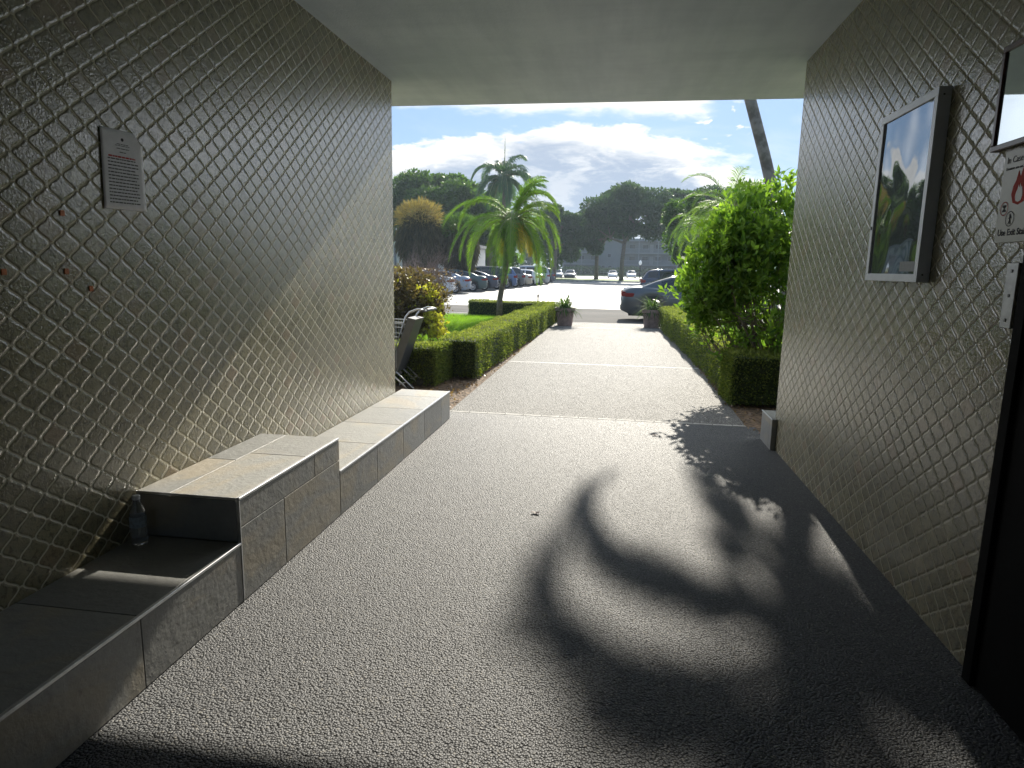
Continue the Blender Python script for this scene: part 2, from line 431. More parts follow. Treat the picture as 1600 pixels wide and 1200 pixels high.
# ---------------------------------------------------------------- passage
H = 3.24
b = MB(); b.box(-3.4, -2.16, -5, 6.34, -.3, H)
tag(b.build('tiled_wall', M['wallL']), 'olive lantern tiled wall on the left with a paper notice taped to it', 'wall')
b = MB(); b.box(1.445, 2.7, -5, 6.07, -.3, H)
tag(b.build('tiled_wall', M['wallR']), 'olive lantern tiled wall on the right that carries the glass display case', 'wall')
b = MB(); b.box(-7, 7, -5, 7.3, H, H+.45)
tag(b.build('ceiling_slab', M['ceil']), 'grey painted concrete ceiling slab spanning over the passage', 'ceiling')

b = MB(); b.box(-2.159, -.9, -5.2, -5.0, 0, H-.001); b.box(.5, 1.444, -5.2, -5.0, 0, H-.001); b.box(-.9, .5, -5.2, -5.0, 2.3, H-.001)  # unseen opening left in the wall, added to raise the light inside
tag(b.build('rear_wall', M['ceil']), 'plain wall closing the passage behind the viewer, its unseen opening added to let in fill light', 'wall')
# bench built against the left wall
bench = thing('stone_bench', (-1.9, 4.5, 0), 'long grey slate tiled bench with a raised middle block along the left wall', 'bench')
def P(o, c): o.parent = c; o.matrix_parent_inverse = Matrix.Translation(-c.location); return o
def tiles(x0, x1, y0, y1, z0, z1, top, front, endcuts=None, gap=.0035, th=.012):
    """core block clad in tiles; top/front = lists of (u0,u1,v0,v1) rectangles"""
    b = MB(); b.cur = .3; b.box(x0, x1-th, y0+th, y1-th, z0, z1-th)
    for (ya, yb, xa, xb) in top:
        b.cur = rng.random(); b.box(xa+gap/2, xb-gap/2, ya+gap/2, yb-gap/2, z1-th+.001, z1, b=.0015)
    for (ya, yb, za, zb) in front:
        b.cur = rng.random(); b.box(x1-th+.001, x1, ya+gap/2, yb-gap/2, za+gap/2, zb-gap/2, b=.0015)
    for (xa, xb, yy, sgn, za, zb) in (endcuts or []):
        b.cur = rng.random(); y_a, y_b = (yy, yy+th-.001) if sgn > 0 else (yy-th+.001, yy)
        b.box(xa+gap/2, xb-gap/2, y_a, y_b, za+gap/2, zb-gap/2, b=.0015)
    return b
XW, XF = -2.159, -1.645
def ledge(y0, y1, z1, cuts, name):
    ys = [y0]+cuts+[y1]
    top = []
    for a, c in zip(ys[:-1], ys[1:]):
        top += [(a, c, XW, XF-.014)]
    return tiles(XW, XF, y0, y1, -.1, z1, top, [(a, c, 0.002, z1-.012) for a, c in zip(ys[:-1], ys[1:])], [(XW, XF-.013, y1, -1, 0.002, z1-.012)])
P(ledge(-1.0, 2.648, .288, [-.4, .2, .8, 1.4, 1.99], 'l').build('low_seat', M['stone']), bench)
P(ledge(3.762, 6.54, .288, [4.42, 5.02, 5.62, 6.2], 'l').build('low_seat', M['stone']), bench)
z1 = .5
P(tiles(XW, XF, 2.65, 3.76, -.1, z1, [(2.65, 3.2, XW, -1.99), (3.2, 3.76, XW, -1.99), (2.65, 3.34, -1.99, XF-.014), (3.34, 3.76, -1.99, XF-.014)],
        [(2.65, 3.42, z1-.14, z1-.012), (3.42, 3.76, z1-.14, z1-.012), (2.65, 3.06, .002, z1-.14), (3.06, 3.76, .002, z1-.14)],
        [(XW, XF-.013, 2.65, 1, .289, z1-.012), (XW, XF-.013, 3.76, -1, .289, z1-.012)]).build('raised_block', M['stone']), bench)
for y0, y1, z in ((-1.0, 2.648, .288), (2.65, 3.76, .5), (3.762, 6.54, .288)):
    b = MB(); b.box(XF-.0125, XF+.0025, y0, y1, z-.0115, z+.0025, b=.002); P(b.build('edge_trim', M['alu']), bench)
b = MB(); b.box(XF-.0125, XF+.003, 2.6475, 2.653, .002, .488); b.box(XW, XF-.013, 2.6475, 2.6535, z1-.010, z1+.002)
P(b.build('edge_trim', M['alu']), bench)
curb = thing('stone_ledge', (1.6, 6.2, 0), 'short grey tiled ledge wrapping the foot of the right wall end', 'ledge')
b = MB(); b.cur = .2; b.box(1.40, 2.6, 6.075, 6.40, -.2, .275, b=.002); b.box(1.40, 1.444, 5.985, 6.0745, -.2, .275, b=.002); P(b.build('ledge_block', M['stone']), curb)
b = MB(); b.box(1.3965, 1.408, 5.985, 6.40, .268, .2785, b=.002); P(b.build('edge_trim', M['alu']), curb)

# ---------------------------------------------------------------- text helper
def text_mesh(name, body, size, m, M4, parent=None, align='LEFT', bold=0.):
    cu = bpy.data.curves.new(name, 'FONT'); cu.body = body; cu.size = size; cu.align_x = align; cu.offset = bold; cu.extrude = .0004; cu.resolution_u = 3
    o = bpy.data.objects.new(name, cu); COL.objects.link(o)
    dg = bpy.context.evaluated_depsgraph_get(); me = bpy.data.meshes.new_from_object(o.evaluated_get(dg)); bpy.data.objects.remove(o)
    me.name = name; me.materials.clear(); me.materials.append(m)
    o = bpy.data.objects.new(name, me); COL.objects.link(o)
    me.transform(M4)
    if parent is not None: o.parent = parent
    return o
# ---------------------------------------------------------------- left wall notice
nt = thing('paper_notice', (-2.1575, 2.735, 1.94), 'wrinkled white paper notice with red heading taped on the left tiled wall', 'notice')
# local: y along wall, z up, x out of the wall
def npt(u, v):     # u 0..1 left-right, v 0..1 top-down ; gentle curl
    yl = -.124+(.250*u); zt = .16+.008*u; 
    y = yl-.010*v*(1-u)+(-.002)*v
    z = zt-(.333+.003*u)*v
    x = .0012+.0010*(1+math.sin(u*5+v*2))+.010*max(0, u-.75)*4*max(0, .25-v)*4
    return (x, y, z)
b = MB(); N = 14
vs = []; fs = []
for i in range(N+1):
    for j in range(N+1):
        u, v = i/N, j/N
        if u > .8 and v < .14: v = max(v, (u-.8)*.9)
        vs.append(npt(u, v))
fs = [(i*(N+1)+j, (i+1)*(N+1)+j, (i+1)*(N+1)+j+1, i*(N+1)+j+1) for i in range(N) for j in range(N)]
b.add(vs, fs); sh = b.build('paper_sheet', M['paper'], nt, smooth=True)
md = sh.modifiers.new('solid', 'SOLIDIFY'); md.thickness = .0006
def lines(rows, m, name):
    b = MB()
    for v, u0, u1, h in rows:
        u = u0
        while u < u1-.01:
            w = min(rng.uniform(.03, .10), u1-u); 
            n = 3
            for k in range(n):
                ua, ub = u+w*k/n, u+w*(k+1)/n
                q = [npt(ua, v), npt(ub, v), npt(ub, v+h), npt(ua, v+h)]
                b.add([(x+.0016, y, z) for x, y, z in q], [(0, 1, 2, 3)])
            u += w+.013
    return b.build(name, m, nt)
lines([(.36+.042*i, .13, .86 if i % 3 else .80, .014) for i in range(14)], M['ink'], 'printed_lines')
lines([(.325, .15, .80, .02)], M['redink'], 'red_heading')
lines([(.17, .36, .64, .008), (.19, .32, .68, .007), (.225, .35, .66, .009), (.27, .42, .58, .01)], M['ink'], 'letterhead')
b = MB(); ux = [npt(.5+.035*math.cos(a), .115+.022*math.sin(a)) for a in [k*math.pi/4 for k in range(8)]]; b.add([(x+.0016, y, z) for x, y, z in ux], [tuple(range(8))]); b.build('emblem', M['ink'], nt)
for y, z in ((2.377, 1.728), (2.371, 1.503), (2.094, 1.502), (2.489, 1.432)):
    b = MB(); b.box(-2.158, -2.1545, y-.011, y+.011, z-.011, z+.011, b=.001)
    lab = {1.728: 'orange square sticker on the tiles, highest of the four', 1.503: 'orange square sticker on the tiles, second highest and right of the edge one', 1.502: 'orange square sticker at the left edge of the photo', 1.432: 'faint orange sticker, lowest of the four on the tiles'}[z]
    tag(b.build('sticker', M['orange']), lab, 'sticker', 'orange stickers on the left wall')

# ---------------------------------------------------------------- water bottle
bt = thing('water_bottle', (-2.075, 2.545, .2895), 'clear plastic water bottle with white cap on the bench against the raised block', 'bottle')
pet = mat('clear_plastic', color=(.9, .93, .95), rough=.06, spec=.5, Transmission_Weight=.9, IOR=1.35, vary=.02)
b = MB(); b.lathe([(0, .001), (.027, .001), (.033, .006), (.034, .03), (.031, .036), (.034, .042), (.034, .085), (.032, .09), (.034, .14), (.031, .16), (.022, .185), (.014, .2), (.0135, .212), (0, .212)], n=24); b.build('bottle_body', pet, bt, smooth=True)
b = MB(); b.lathe([(.0343, .088), (.0347, .09), (.0347, .135), (.0343, .137)], n=24); b.build('bottle_label', mat('bottle_label', color=(.30, .36, .42), rough=.5, vary=.3, vscale=60), bt, smooth=True)
b = MB(); b.lathe([(0, .2135), (.0155, .2125), (.0163, .214), (.0163, .2285), (.015, .231), (0, .231)], n=20); b.build('bottle_cap', mat('white_cap', color=(.75, .75, .75), rough=.5, vary=.05), bt)

# ---------------------------------------------------------------- right wall fittings
dc = thing('display_case', (1.445, 3.76, 1.95), 'aluminium framed glass notice case hung on the right tiled wall', 'display case')
def RX(x0, x1, y0, y1, z0, z1, b=0.): return (x0-1.445, x1-1.445, y0-3.76, y1-3.76, z0-1.95, z1-1.95)
XO = 1.388; y0, y1, z0, z1 = 3.42, 4.085, 1.515, 2.385; fw = .038
b = MB()
for a in ((XO, 1.444, y0, y1, z0, z0+fw), (XO, 1.444, y0, y1, z1-fw, z1), (XO, 1.444, y0, y0+fw, z0+fw, z1-fw), (XO, 1.444, y1-fw, y1, z0+fw, z1-fw)):
    b.box(*RX(*a), b=.0015)
b.build('case_frame', mat('satin_aluminium', color=(.62, .64, .68), rough=.42, metal=.15, vary=.05, vscale=15), dc)
b = MB(); b.box(*RX(1.425, 1.4435, y0+fw, y1-fw, z0+fw, z1-fw)); b.build('back_board', mat('dark_felt', color=(.012, .014, .013), rough=.9, vary=.3, vscale=30), dc)
def acr(t, p):
    n = t.noise(t.obj(), 3.0, 1); t.l.new(t.bump(n, .014), p.inputs['Normal'])
M['acrylic'] = mat('mirror_dark_acrylic', acr, color=(.20, .215, .23), rough=.03, metal=.7, spec=1.)
b = MB(); b.box(*RX(1.3965, 1.4, y0+fw, y1-fw, z0+fw, z1-fw)); b.build('glass_pane', M['acrylic'], dc)
b = MB(); b.box(*RX(1.3950, 1.3962, y0+fw+.02, y0+fw+.19, z0+fw+.012, z0+fw+.06)); b.build('card', mat('faded_card', color=(.10, .10, .10), rough=.4, vary=.2, vscale=80), dc)
b = MB(); b.lathe([(0, -.004), (.009, -.004), (.010, 0)], c=(0, 0, 0), n=14, axis='z')
kb = MB(); kb.v = [(z+XO-1.445, x+y1-.018-3.76, y+1.80-1.95) for x, y, z in b.v]; kb.f = b.f; kb.a = b.a; kb.mi = b.mi; kb.build('lock', M['steeld'], dc)
for zz in (1.55, 2.35): b = MB(); b.box(*RX(1.408, 1.416, y0-.0025, y0, zz-.004, zz+.004), b=.001); b.build('screw', M['steeld'], dc)

fr = thing('framed_certificate', (1.445, 2.82, 2.22), 'dark red wooden frame with glazed certificate at the top right edge of the photo', 'picture frame')
b = MB(); Y0, Y1, Z0, Z1, w = -.16, .16, -.195, .19, .022
for a in ((-.026, -.001, Y0, Y1, Z0, Z0+w), (-.026, -.001, Y0, Y1, Z1-w, Z1), (-.026, -.001, Y0, Y0+w, Z0+w, Z1-w), (-.026, -.001, Y1-w, Y1, Z0+w, Z1-w)): b.box(*a, b=.003)
b.build('wooden_frame', M['wood'], fr)
b = MB(); b.box(-.010, -.002, Y0+w, Y1-w, Z0+w, Z1-w); b.build('certificate', M['paper'], fr)
glz = mat('frame_glass', color=(.42, .47, .50), rough=.02, metal=.85, vary=.02)
b = MB(); b.box(-.018, -.0165, Y0+w, Y1-w, Z0+w, Z1-w); b.build('glass_pane', glz, fr)
fs_ = thing('fire_safety_sign', (1.445, 2.775, 1.85), 'cream fire safety sign with red flame and Use Exit wording below the dark wood frame', 'sign')
b = MB(); b.box(-.006, -.0015, -.125, .125, -.175, .165, b=.002); b.build('sign_plate', M['cream'], fs_)
RM = lambda y, z: Matrix(((0, 0, -1, -.0065), (-1, 0, 0, y), (0, 1, 0, z), (0, 0, 0, 1)))   # text runs towards -y, faces -x
text_mesh('sign_text', 'In Case Of Fire', .034, M['ink'], RM(.105, .118), fs_)
text_mesh('sign_text', 'Elevators are out of service', .0155, M['ink'], RM(.105, .093), fs_)
text_mesh('sign_text', 'Use Exit Stairs', .034, M['ink'], RM(.105, -.148), fs_, bold=.0006)
def flat(name, pts, m, x=-.0068, parent=fs_):
    b = MB(); n = len(pts); b.add([(x, y, z) for y, z in pts]+[(x+.0006, y, z) for y, z in pts], [tuple(range(n)), tuple(range(n, 2*n))[::-1]]+[(i, (i+1) % n, n+(i+1) % n, n+i) for i in range(n)]); return b.build(name, m, parent)
fl = [(0, -.05), (.035, -.04), (.05, -.01), (.045, .02), (.03, .04), (.02, .075), (.005, .05), (-.005, .085), (-.02, .05), (-.03, .06), (-.045, .02), (-.05, -.01), (-.035, -.04)]
flat('flame_symbol', [(y-.002, z+.01) for y, z in fl], M['redink'])
flat('flame_highlight', [(y*.45-.002, z*.5-.005) for y, z in fl], M['cream'], -.0074)
def ring(cy, cz, r, w, m, name):
    b = MB(); n = 28
    for i in range(n):
        a, c = 2*math.pi*i/n, 2*math.pi*(i+1)/n
        b.add([(-.0072, cy+q*math.cos(t), cz+q*math.sin(t)) for t, q in ((a, r), (c, r), (c, r-w), (a, r-w))], [(0, 1, 2, 3)])
    return b.build(name, m, fs_)
ring(.082, -.048, .026, .003, M['redink'], 'warning_ring'); ring(.036, -.088, .028, .003, M['ink'], 'walking_ring')
flat('walking_figure', [(.036+y*.7, -.088+z*.7) for y, z in [(0, .028), (.006, .022), (.004, .01), (.014, 0), (.004, .002), (.004, -.008), (.012, -.028), (.006, -.028), (0, -.012), (-.008, -.028), (-.014, -.026), (-.005, -.006), (-.006, .008), (-.014, .0), (-.012, .012)]], M['ink'], -.0073)
flat('lift_symbol', [(.082+y, -.048+z) for y, z in [(-.012, -.012), (.012, -.012), (.012, -.008), (.002, 0), (.012, .008), (.012, .013), (-.012, .013), (-.012, .008), (-.002, 0), (-.012, -.008)]], M['ink'], -.0071)
st = thing('strike_plate', (1.445, 2.735, 1.48), 'brushed steel plate with screws on the right wall below the fire safety sign', 'metal plate')
b = MB(); b.box(-.012, -.0015, -.036, .036, -.12, .12, b=.002); b.build('plate', M['steel'], st)
for zz in (-.09, 0, .09):
    b = MB(); b.box(-.0145, -.012, -.006, .006, zz-.006, zz+.006, b=.001); b.build('screw', M['steeld'], st)
dr = thing('black_door', (1.445, 2.1, 0), 'black door in black frame at the right edge of the photo', 'door')
b = MB(); b.box(-.045, -.001, .46, .52, 0, 2.13, b=.003); b.box(-.045, -.001, -.52, -.46, 0, 2.13, b=.003); b.box(-.045, -.001, -.46, .46, 2.07, 2.13, b=.003); b.build('door_frame', M['black'], dr)
b = MB(); b.box(-.030, -.001, -.459, .459, .008, 2.069, b=.002); b.build('door_leaf', M['black'], dr)
b = MB(); b.box(-.036, -.030, -.40, -.36, .95, 1.15, b=.002); b.tube([(-.034, -.38, 1.05), (-.085, -.38, 1.05), (-.085, -.27, 1.05)], .010, 10); b.build('handle', M['black'], dr)
# fallen leaves on the floor
for i, (x, y, lab) in enumerate(((-.45, 4.03, 'small curled brown leaf on the pebble floor nearer the bench side'), (.42, 6.28, 'tiny dark leaf on the pebble floor near the joint line'))):
    b = MB(); pts = []
    for k in range(8):
        a = k/8*2*math.pi; pts.append((x+.034*math.cos(a)*(1 if k % 2 else .8), y+.018*math.sin(a), .007+.010*abs(math.cos(a))))
    b.add(pts+[(x, y, .004)], [(k, (k+1) % 8, 8) for k in range(8)])
    o = b.build('fallen_leaf', M['twigleaf']); tag(o, lab, 'leaf'); o.modifiers.new('s', 'SOLIDIFY').thickness = .001

# ================================================================ vegetation helpers
nr = np.random.default_rng(11)
def leaf_mesh(C, size, nrm=None, aspect=.5, droop=0., spread=1.0, rnd=None, fold=.0):
    """rhombic leaves at centres C; returns verts, n faces, rnd per leaf"""
    n = len(C); C = np.asarray(C, float)
    d = nr.normal(size=(n, 3)); 
    if nrm is not None: d = d*spread+nrm
    d[:, 2] -= droop
    d /= np.linalg.norm(d, axis=1)[:, None]
    q = nr.normal(size=(n, 3)); s = np.cross(d, q); s /= np.linalg.norm(s, axis=1)[:, None]
    L = (size*nr.uniform(.7, 1.3, n))[:, None]
    w = L*aspect*.5
    nn = np.cross(d, s)
    v = np.stack([C, C+d*L*.5+s*w+nn*L*fold, C+d*L, C+d*L*.5-s*w+nn*L*fold], 1).reshape(-1, 3)
    r = nr.random(n) if rnd is None else rnd
    return v, r
def quads(name, v, r, m, parent=None, **tags):
    nf = len(v)//4; me = bpy.data.meshes.new(name)
    me.vertices.add(len(v)); me.vertices.foreach_set('co', v.ravel().astype(np.float32))
    me.loops.add(len(v)); me.loops.foreach_set('vertex_index', np.arange(len(v), dtype=np.int32))
    me.polygons.add(nf); me.polygons.foreach_set('loop_start', np.arange(0, len(v), 4, dtype=np.int32))
    at = me.attributes.new('rnd', 'FLOAT', 'POINT'); at.data.foreach_set('value', np.repeat(r, 4).astype(np.float32))
    me.materials.append(m); me.update(calc_edges=True); me.validate()
    return link(name, me, parent, **tags)
def lump(n, c, rad, shell=.6, flat_bottom=None):
    """points in an uneven ellipsoid, biased to its surface"""
    d = nr.normal(size=(n, 3)); d /= np.linalg.norm(d, axis=1)[:, None]
    rr = shell+(1-shell)*nr.random(n)**.6
    rr *= 1+.10*np.sin(d[:, 0]*7+c[0])*np.cos(d[:, 2]*6+c[1])
    return np.array(c)+d*rr[:, None]*np.array(rad), d
def tree(name, label, base, h, crown_c, crown_r, nclump, nleaf, lsize, m, trunk_r=.25, group=None, cat='tree', forks=3, clump_r=.28, seed=0, zmin=None):
    """tapered trunk, limbs to clumps of leaves. crown_c/_r relative to base"""
    rs = np.random.default_rng(seed+5)
    o = thing(name, base, label, cat, group)
    cc, cr = np.array(crown_c, float), np.array(crown_r, float)
    cl = []
    while len(cl) < nclump:
        p = rs.uniform(-1, 1, 3)
        if .12 < (p**2).sum() < .85: cl.append(p)
    cl = np.array(cl); ctr = cc+cl*cr
    if zmin is not None: ctr[:, 2] = np.maximum(ctr[:, 2], zmin)
    b = MB(); fork = np.array([cc[0]*.25, cc[1]*.25, max(.25*h, cc[2]-cr[2]*1.05)])
    b.tube([(0, 0, -.1), fork*(.5, .5, .5)+rs.normal(0, .02*h, 3)*(1, 1, 0)*.3, fork], [trunk_r*1.25, trunk_r, trunk_r*.85], 10)
    for i in range(forks):
        t = ctr[i % len(ctr)]
        mid = fork*.5+t*.5+rs.normal(0, .03*h, 3)
        b.tube([fork, mid, t], [trunk_r*.7, trunk_r*.38, trunk_r*.1], 7)
        for k in range(3):
            t2 = ctr[rs.integers(len(ctr))]
            if np.linalg.norm(t2-mid) < cr.max()*1.2: b.tube([mid, mid*.5+t2*.5+rs.normal(0, .02*h, 3), t2], [trunk_r*.32, trunk_r*.18, trunk_r*.05], 5)
    b.build('trunk', M['bark'], o, smooth=True)
    V = []; Rn = []
    per = nleaf//nclump
    for c in ctr:
        rr = cr*clump_r*rs.uniform(.7, 1.35)
        pts, d = lump(per, c, rr, .45)
        v, r = leaf_mesh(pts, lsize, d, .55, .1, .9); V.append(v); Rn.append(np.clip(r*.7+rs.uniform(0, .3), 0, 1))
    quads('crown', np.concatenate(V), np.concatenate(Rn), m, o)
    return o
def hedge(name, label, pts, w, h, n, m=None, group='clipped box hedges along the walkway', leaf=.028, z0=0):
    """clipped hedge along a polyline: dark twiggy core and a skin of small leaves"""
    c0 = Vector((*pts[0], 0)); o = thing(name, c0, label, 'hedge', group)
    core = MB(); V = []; Rn = []
    segs = list(zip(pts[:-1], pts[1:])); tot = sum(math.dist(a, c) for a, c in segs)
    for (a, c) in segs:
        a = np.array(a, float); c = np.array(c, float); L = np.linalg.norm(c-a); d = (c-a)/L; s = np.array([d[1], -d[0]])
        k = int(n*L/tot)
        # core
        ww = w/2-.035
        q = [a-s*ww, a+s*ww, c+s*ww, c-s*ww]
        vs = [(p[0]-c0.x, p[1]-c0.y, z) for z in (z0+.03, z0+h-.035) for p in q]
        core.add(vs, [(3, 2, 1, 0), (4, 5, 6, 7), (0, 1, 5, 4), (1, 2, 6, 5), (2, 3, 7, 6), (3, 0, 4, 7)])
        area = np.array([w, h, h]); area = area/area.sum()
        face = nr.choice(3, k, p=area); t = nr.random(k)*(L+.04)-.02; dep = nr.random(k)**1.6*.06
        prof = (nr.random(k)*2-1)
        hx = np.where(face == 0, prof*(w/2), np.where(face == 1, w/2-dep, -w/2+dep))
        bul = .018*np.sin(t*2.9+hx*3+1)+.010*np.sin(t*6.7+hx*9)+nr.normal(0, .008, k)
        hz = np.where(face == 0, h-dep+bul, z0+.02+nr.random(k)*(h-.02))
        hx = hx+np.where(face == 0, 0, np.sign(hx)*bul)
        # rounded shoulders
        ex = np.clip(np.abs(hx)-(w/2-.05), 0, None); hz = np.where(face == 0, hz-ex**2*7, hz)
        ez = np.clip(hz-(h-.05), 0, None); hx = np.where(face > 0, hx*(1-ez*.5), hx)
        P2 = a[None]+d[None]*t[:, None]+s[None]*hx[:, None]
        Cc = np.stack([P2[:, 0]-c0.x, P2[:, 1]-c0.y, hz], 1)
        nrmv = np.where((face == 0)[:, None], np.array([0, 0, 1.]), (np.sign(hx)[:, None]*np.array([s[0], s[1], .25])[None]))
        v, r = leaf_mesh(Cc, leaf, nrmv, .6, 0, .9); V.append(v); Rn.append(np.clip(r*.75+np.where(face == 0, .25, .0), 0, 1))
    for e, (a, c) in ((0, segs[0]), (1, segs[-1])):       # end faces
        a = np.array(a, float); c = np.array(c, float); d = (c-a)/np.linalg.norm(c-a); s = np.array([d[1], -d[0]]); k = int(n*.9*w/tot)+150
        p0 = a if e == 0 else c; sg = -1 if e == 0 else 1
        hx = (nr.random(k)*2-1)*w/2; hz = z0+.02+nr.random(k)*(h-.02); dep = nr.random(k)*.05-.02
        P2 = p0[None]-d[None]*(dep*sg)[:, None]+s[None]*hx[:, None]
        v, r = leaf_mesh(np.stack([P2[:, 0]-c0.x, P2[:, 1]-c0.y, hz], 1), leaf, np.array([d[0]*sg, d[1]*sg, .2]), .6, 0, .9); V.append(v); Rn.append(r*.7)
    core.build('branches', M['hedgecore'], o); quads('leaves', np.concatenate(V), np.concatenate(Rn), m or M['hedge'], o)
    return o
def frond(P0, az, el, L, droop, nl, ll, rs, lw=.022, curl=.0, hang=.5, pts=None, vee=.35):
    """one pinnate frond: rachis points and leaflet quads (two per leaflet). returns rachis pts, verts, count"""
    if pts is None:
        pts = []; d = np.array([math.cos(az)*math.cos(el), math.sin(az)*math.cos(el), math.sin(el)]); p = np.array(P0, float)
        n = 12
        for i in range(n+1):
            pts.append(p.copy()); d = d+np.array([0, 0, -droop/n*(1+1.2*i/n)]); d[:2] += np.array([-math.sin(az), math.cos(az)])*curl/n; d /= np.linalg.norm(d); p = p+d*L/n
        pts = np.array(pts)
    else: pts = np.array(pts, float)
    n = len(pts)-1
    t = np.repeat(np.linspace(.12, .99, nl), 2); k = len(t); side = np.tile([1., -1.], nl)
    f = t*n; i = np.minimum(f.astype(int), n-1); fr = (f-i)[:, None]
    p = pts[i]*(1-fr)+pts[i+1]*fr; d = pts[i+1]-pts[i]; d /= np.linalg.norm(d, axis=1)[:, None]
    s = np.cross(d, np.array([0, 0, 1.])); s /= np.maximum(np.linalg.norm(s, axis=1), .15)[:, None]; u = np.cross(s, d)
    ln = ll*np.sin(np.clip(t*.92+.08, 0, 1)*math.pi)**.55*rs.uniform(.8, 1.1, k)
    ang = (.95-.45*t)[:, None]
    q = d*np.cos(ang)+s*side[:, None]*np.sin(ang)+u*vee+rs.normal(0, .07, (k, 3)); q /= np.linalg.norm(q, axis=1)[:, None]
    m1 = p+q*(ln*.5)[:, None]
    q2 = q+np.array([0, 0, -1.])*hang*rs.uniform(.6, 1.5, k)[:, None]; q2 /= np.linalg.norm(q2, axis=1)[:, None]
    m2 = m1+q2*(ln*.5)[:, None]
    w = d*lw*.5
    A = np.stack([p-w*.6, p+w*.6, m1+w, m1-w], 1); B = np.stack([m1-w, m1+w, m2+w*.15, m2-w*.15], 1)
    return pts, np.concatenate([A, B]).reshape(-1, 3)
def palm(name, label, base, trunk, tr, fronds, m, nl=46, ll=.4, lw=.03, hang=.6, group=None, mt='bark', seed=1, rr=.012, vee=.35, dead=0):
    rs = np.random.default_rng(seed); o = thing(name, base, label, 'palm tree', group)
    b = MB(); b.tube(trunk, tr, 12); b.build('trunk', M[mt], o, smooth=True)
    top = np.array(trunk[-1], float); V = []; Rn = []; rb = MB()
    for j, fr in enumerate(fronds):
        if isinstance(fr, dict): pts, v = frond(top, 0, 0, 0, 0, nl, fr.get('ll', ll), rs, lw, hang=hang, pts=fr['pts'], vee=vee)
        else: az, el, L, dr = fr; pts, v = frond(top+np.array([math.cos(az), math.sin(az), 0])*.05, az, el, L, dr, nl, ll, rs, lw, curl=rs.normal(0, .15), hang=hang, vee=vee)
        V.append(v); k = len(v)//4; dd = .95 if j < dead else rs.uniform(.1, .6); Rn.append(np.clip(np.full(k, dd)+rs.normal(0, .06 if dd > .9 else .12, k), 0, 1 if dd > .9 else .84))
        rb.tube(pts, list(np.linspace(rr*1.6, rr*.3, len(pts))), 5, False)
    quads('crown', np.concatenate(V), np.concatenate(Rn), m, o)
    rb.build('frond_stems', M['palmstem'], o, smooth=True)
    return o
M['palmstem'] = mat('palm_stem', color=(.17, .20, .06), rough=.5, vary=.3, vscale=5)

# ================================================================ hedges and beds
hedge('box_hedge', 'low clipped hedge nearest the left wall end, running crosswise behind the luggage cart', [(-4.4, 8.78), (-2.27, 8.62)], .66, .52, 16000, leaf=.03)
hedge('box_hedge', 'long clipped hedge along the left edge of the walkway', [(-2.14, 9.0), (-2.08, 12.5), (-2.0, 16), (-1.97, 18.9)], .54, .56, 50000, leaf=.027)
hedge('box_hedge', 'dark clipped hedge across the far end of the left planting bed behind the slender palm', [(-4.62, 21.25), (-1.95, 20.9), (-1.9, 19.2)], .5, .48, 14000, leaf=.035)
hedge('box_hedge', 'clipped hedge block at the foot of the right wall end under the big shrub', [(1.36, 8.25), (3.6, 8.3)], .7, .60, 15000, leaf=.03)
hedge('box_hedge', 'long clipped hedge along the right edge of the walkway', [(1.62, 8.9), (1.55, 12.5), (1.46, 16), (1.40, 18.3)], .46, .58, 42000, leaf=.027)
# grass blades
def grass(name, areas, n, h):
    tot = sum((a[1]-a[0])*(a[3]-a[2]) for a in areas); V = []; Rn = []
    for x0, x1, y0, y1 in areas:
        k = int(n*(x1-x0)*(y1-y0)/tot); C = np.stack([nr.uniform(x0, x1, k), nr.uniform(y0, y1, k), np.full(k, .008)], 1)
        d = nr.normal(size=(k, 3))*.35; d[:, 2] = 1; L = (h*nr.uniform(.6, 1.4, k))[:, None]; s = nr.normal(size=(k, 3)); s[:, 2] = 0; s /= np.linalg.norm(s, axis=1)[:, None]; w = s*.0045
        V.append(np.stack([C-w, C+w, C+d*L+w*.2, C+d*L-w*.2], 1).reshape(-1, 3)); Rn.append(nr.random(k))
    return quads(name, np.concatenate(V), np.concatenate(Rn), M['grass'], kind='stuff', label='short bright green lawn grass between the hedges')
grass('grass', [(-8, -2.35, 9.9, 20.8), (2.0, 4.5, 9, 19)], 130000, .06)
# leaf litter on the soil strips
k = 1500; C = np.stack([np.where(nr.random(k) < .5, nr.uniform(-2.3, -1.74, k), nr.uniform(1.33, 1.9, k)), nr.uniform(6.5, 19, k), np.full(k, .0)], 1)
v, r = leaf_mesh(C, .045, np.array([0, 0, .12]), .6, 0, 1.); v[:, 2] = np.abs(v[:, 2]); quads('leaf_litter', v, r, M['twigleaf'], kind='stuff', label='dry brown leaf litter on the soil beside the walkway')

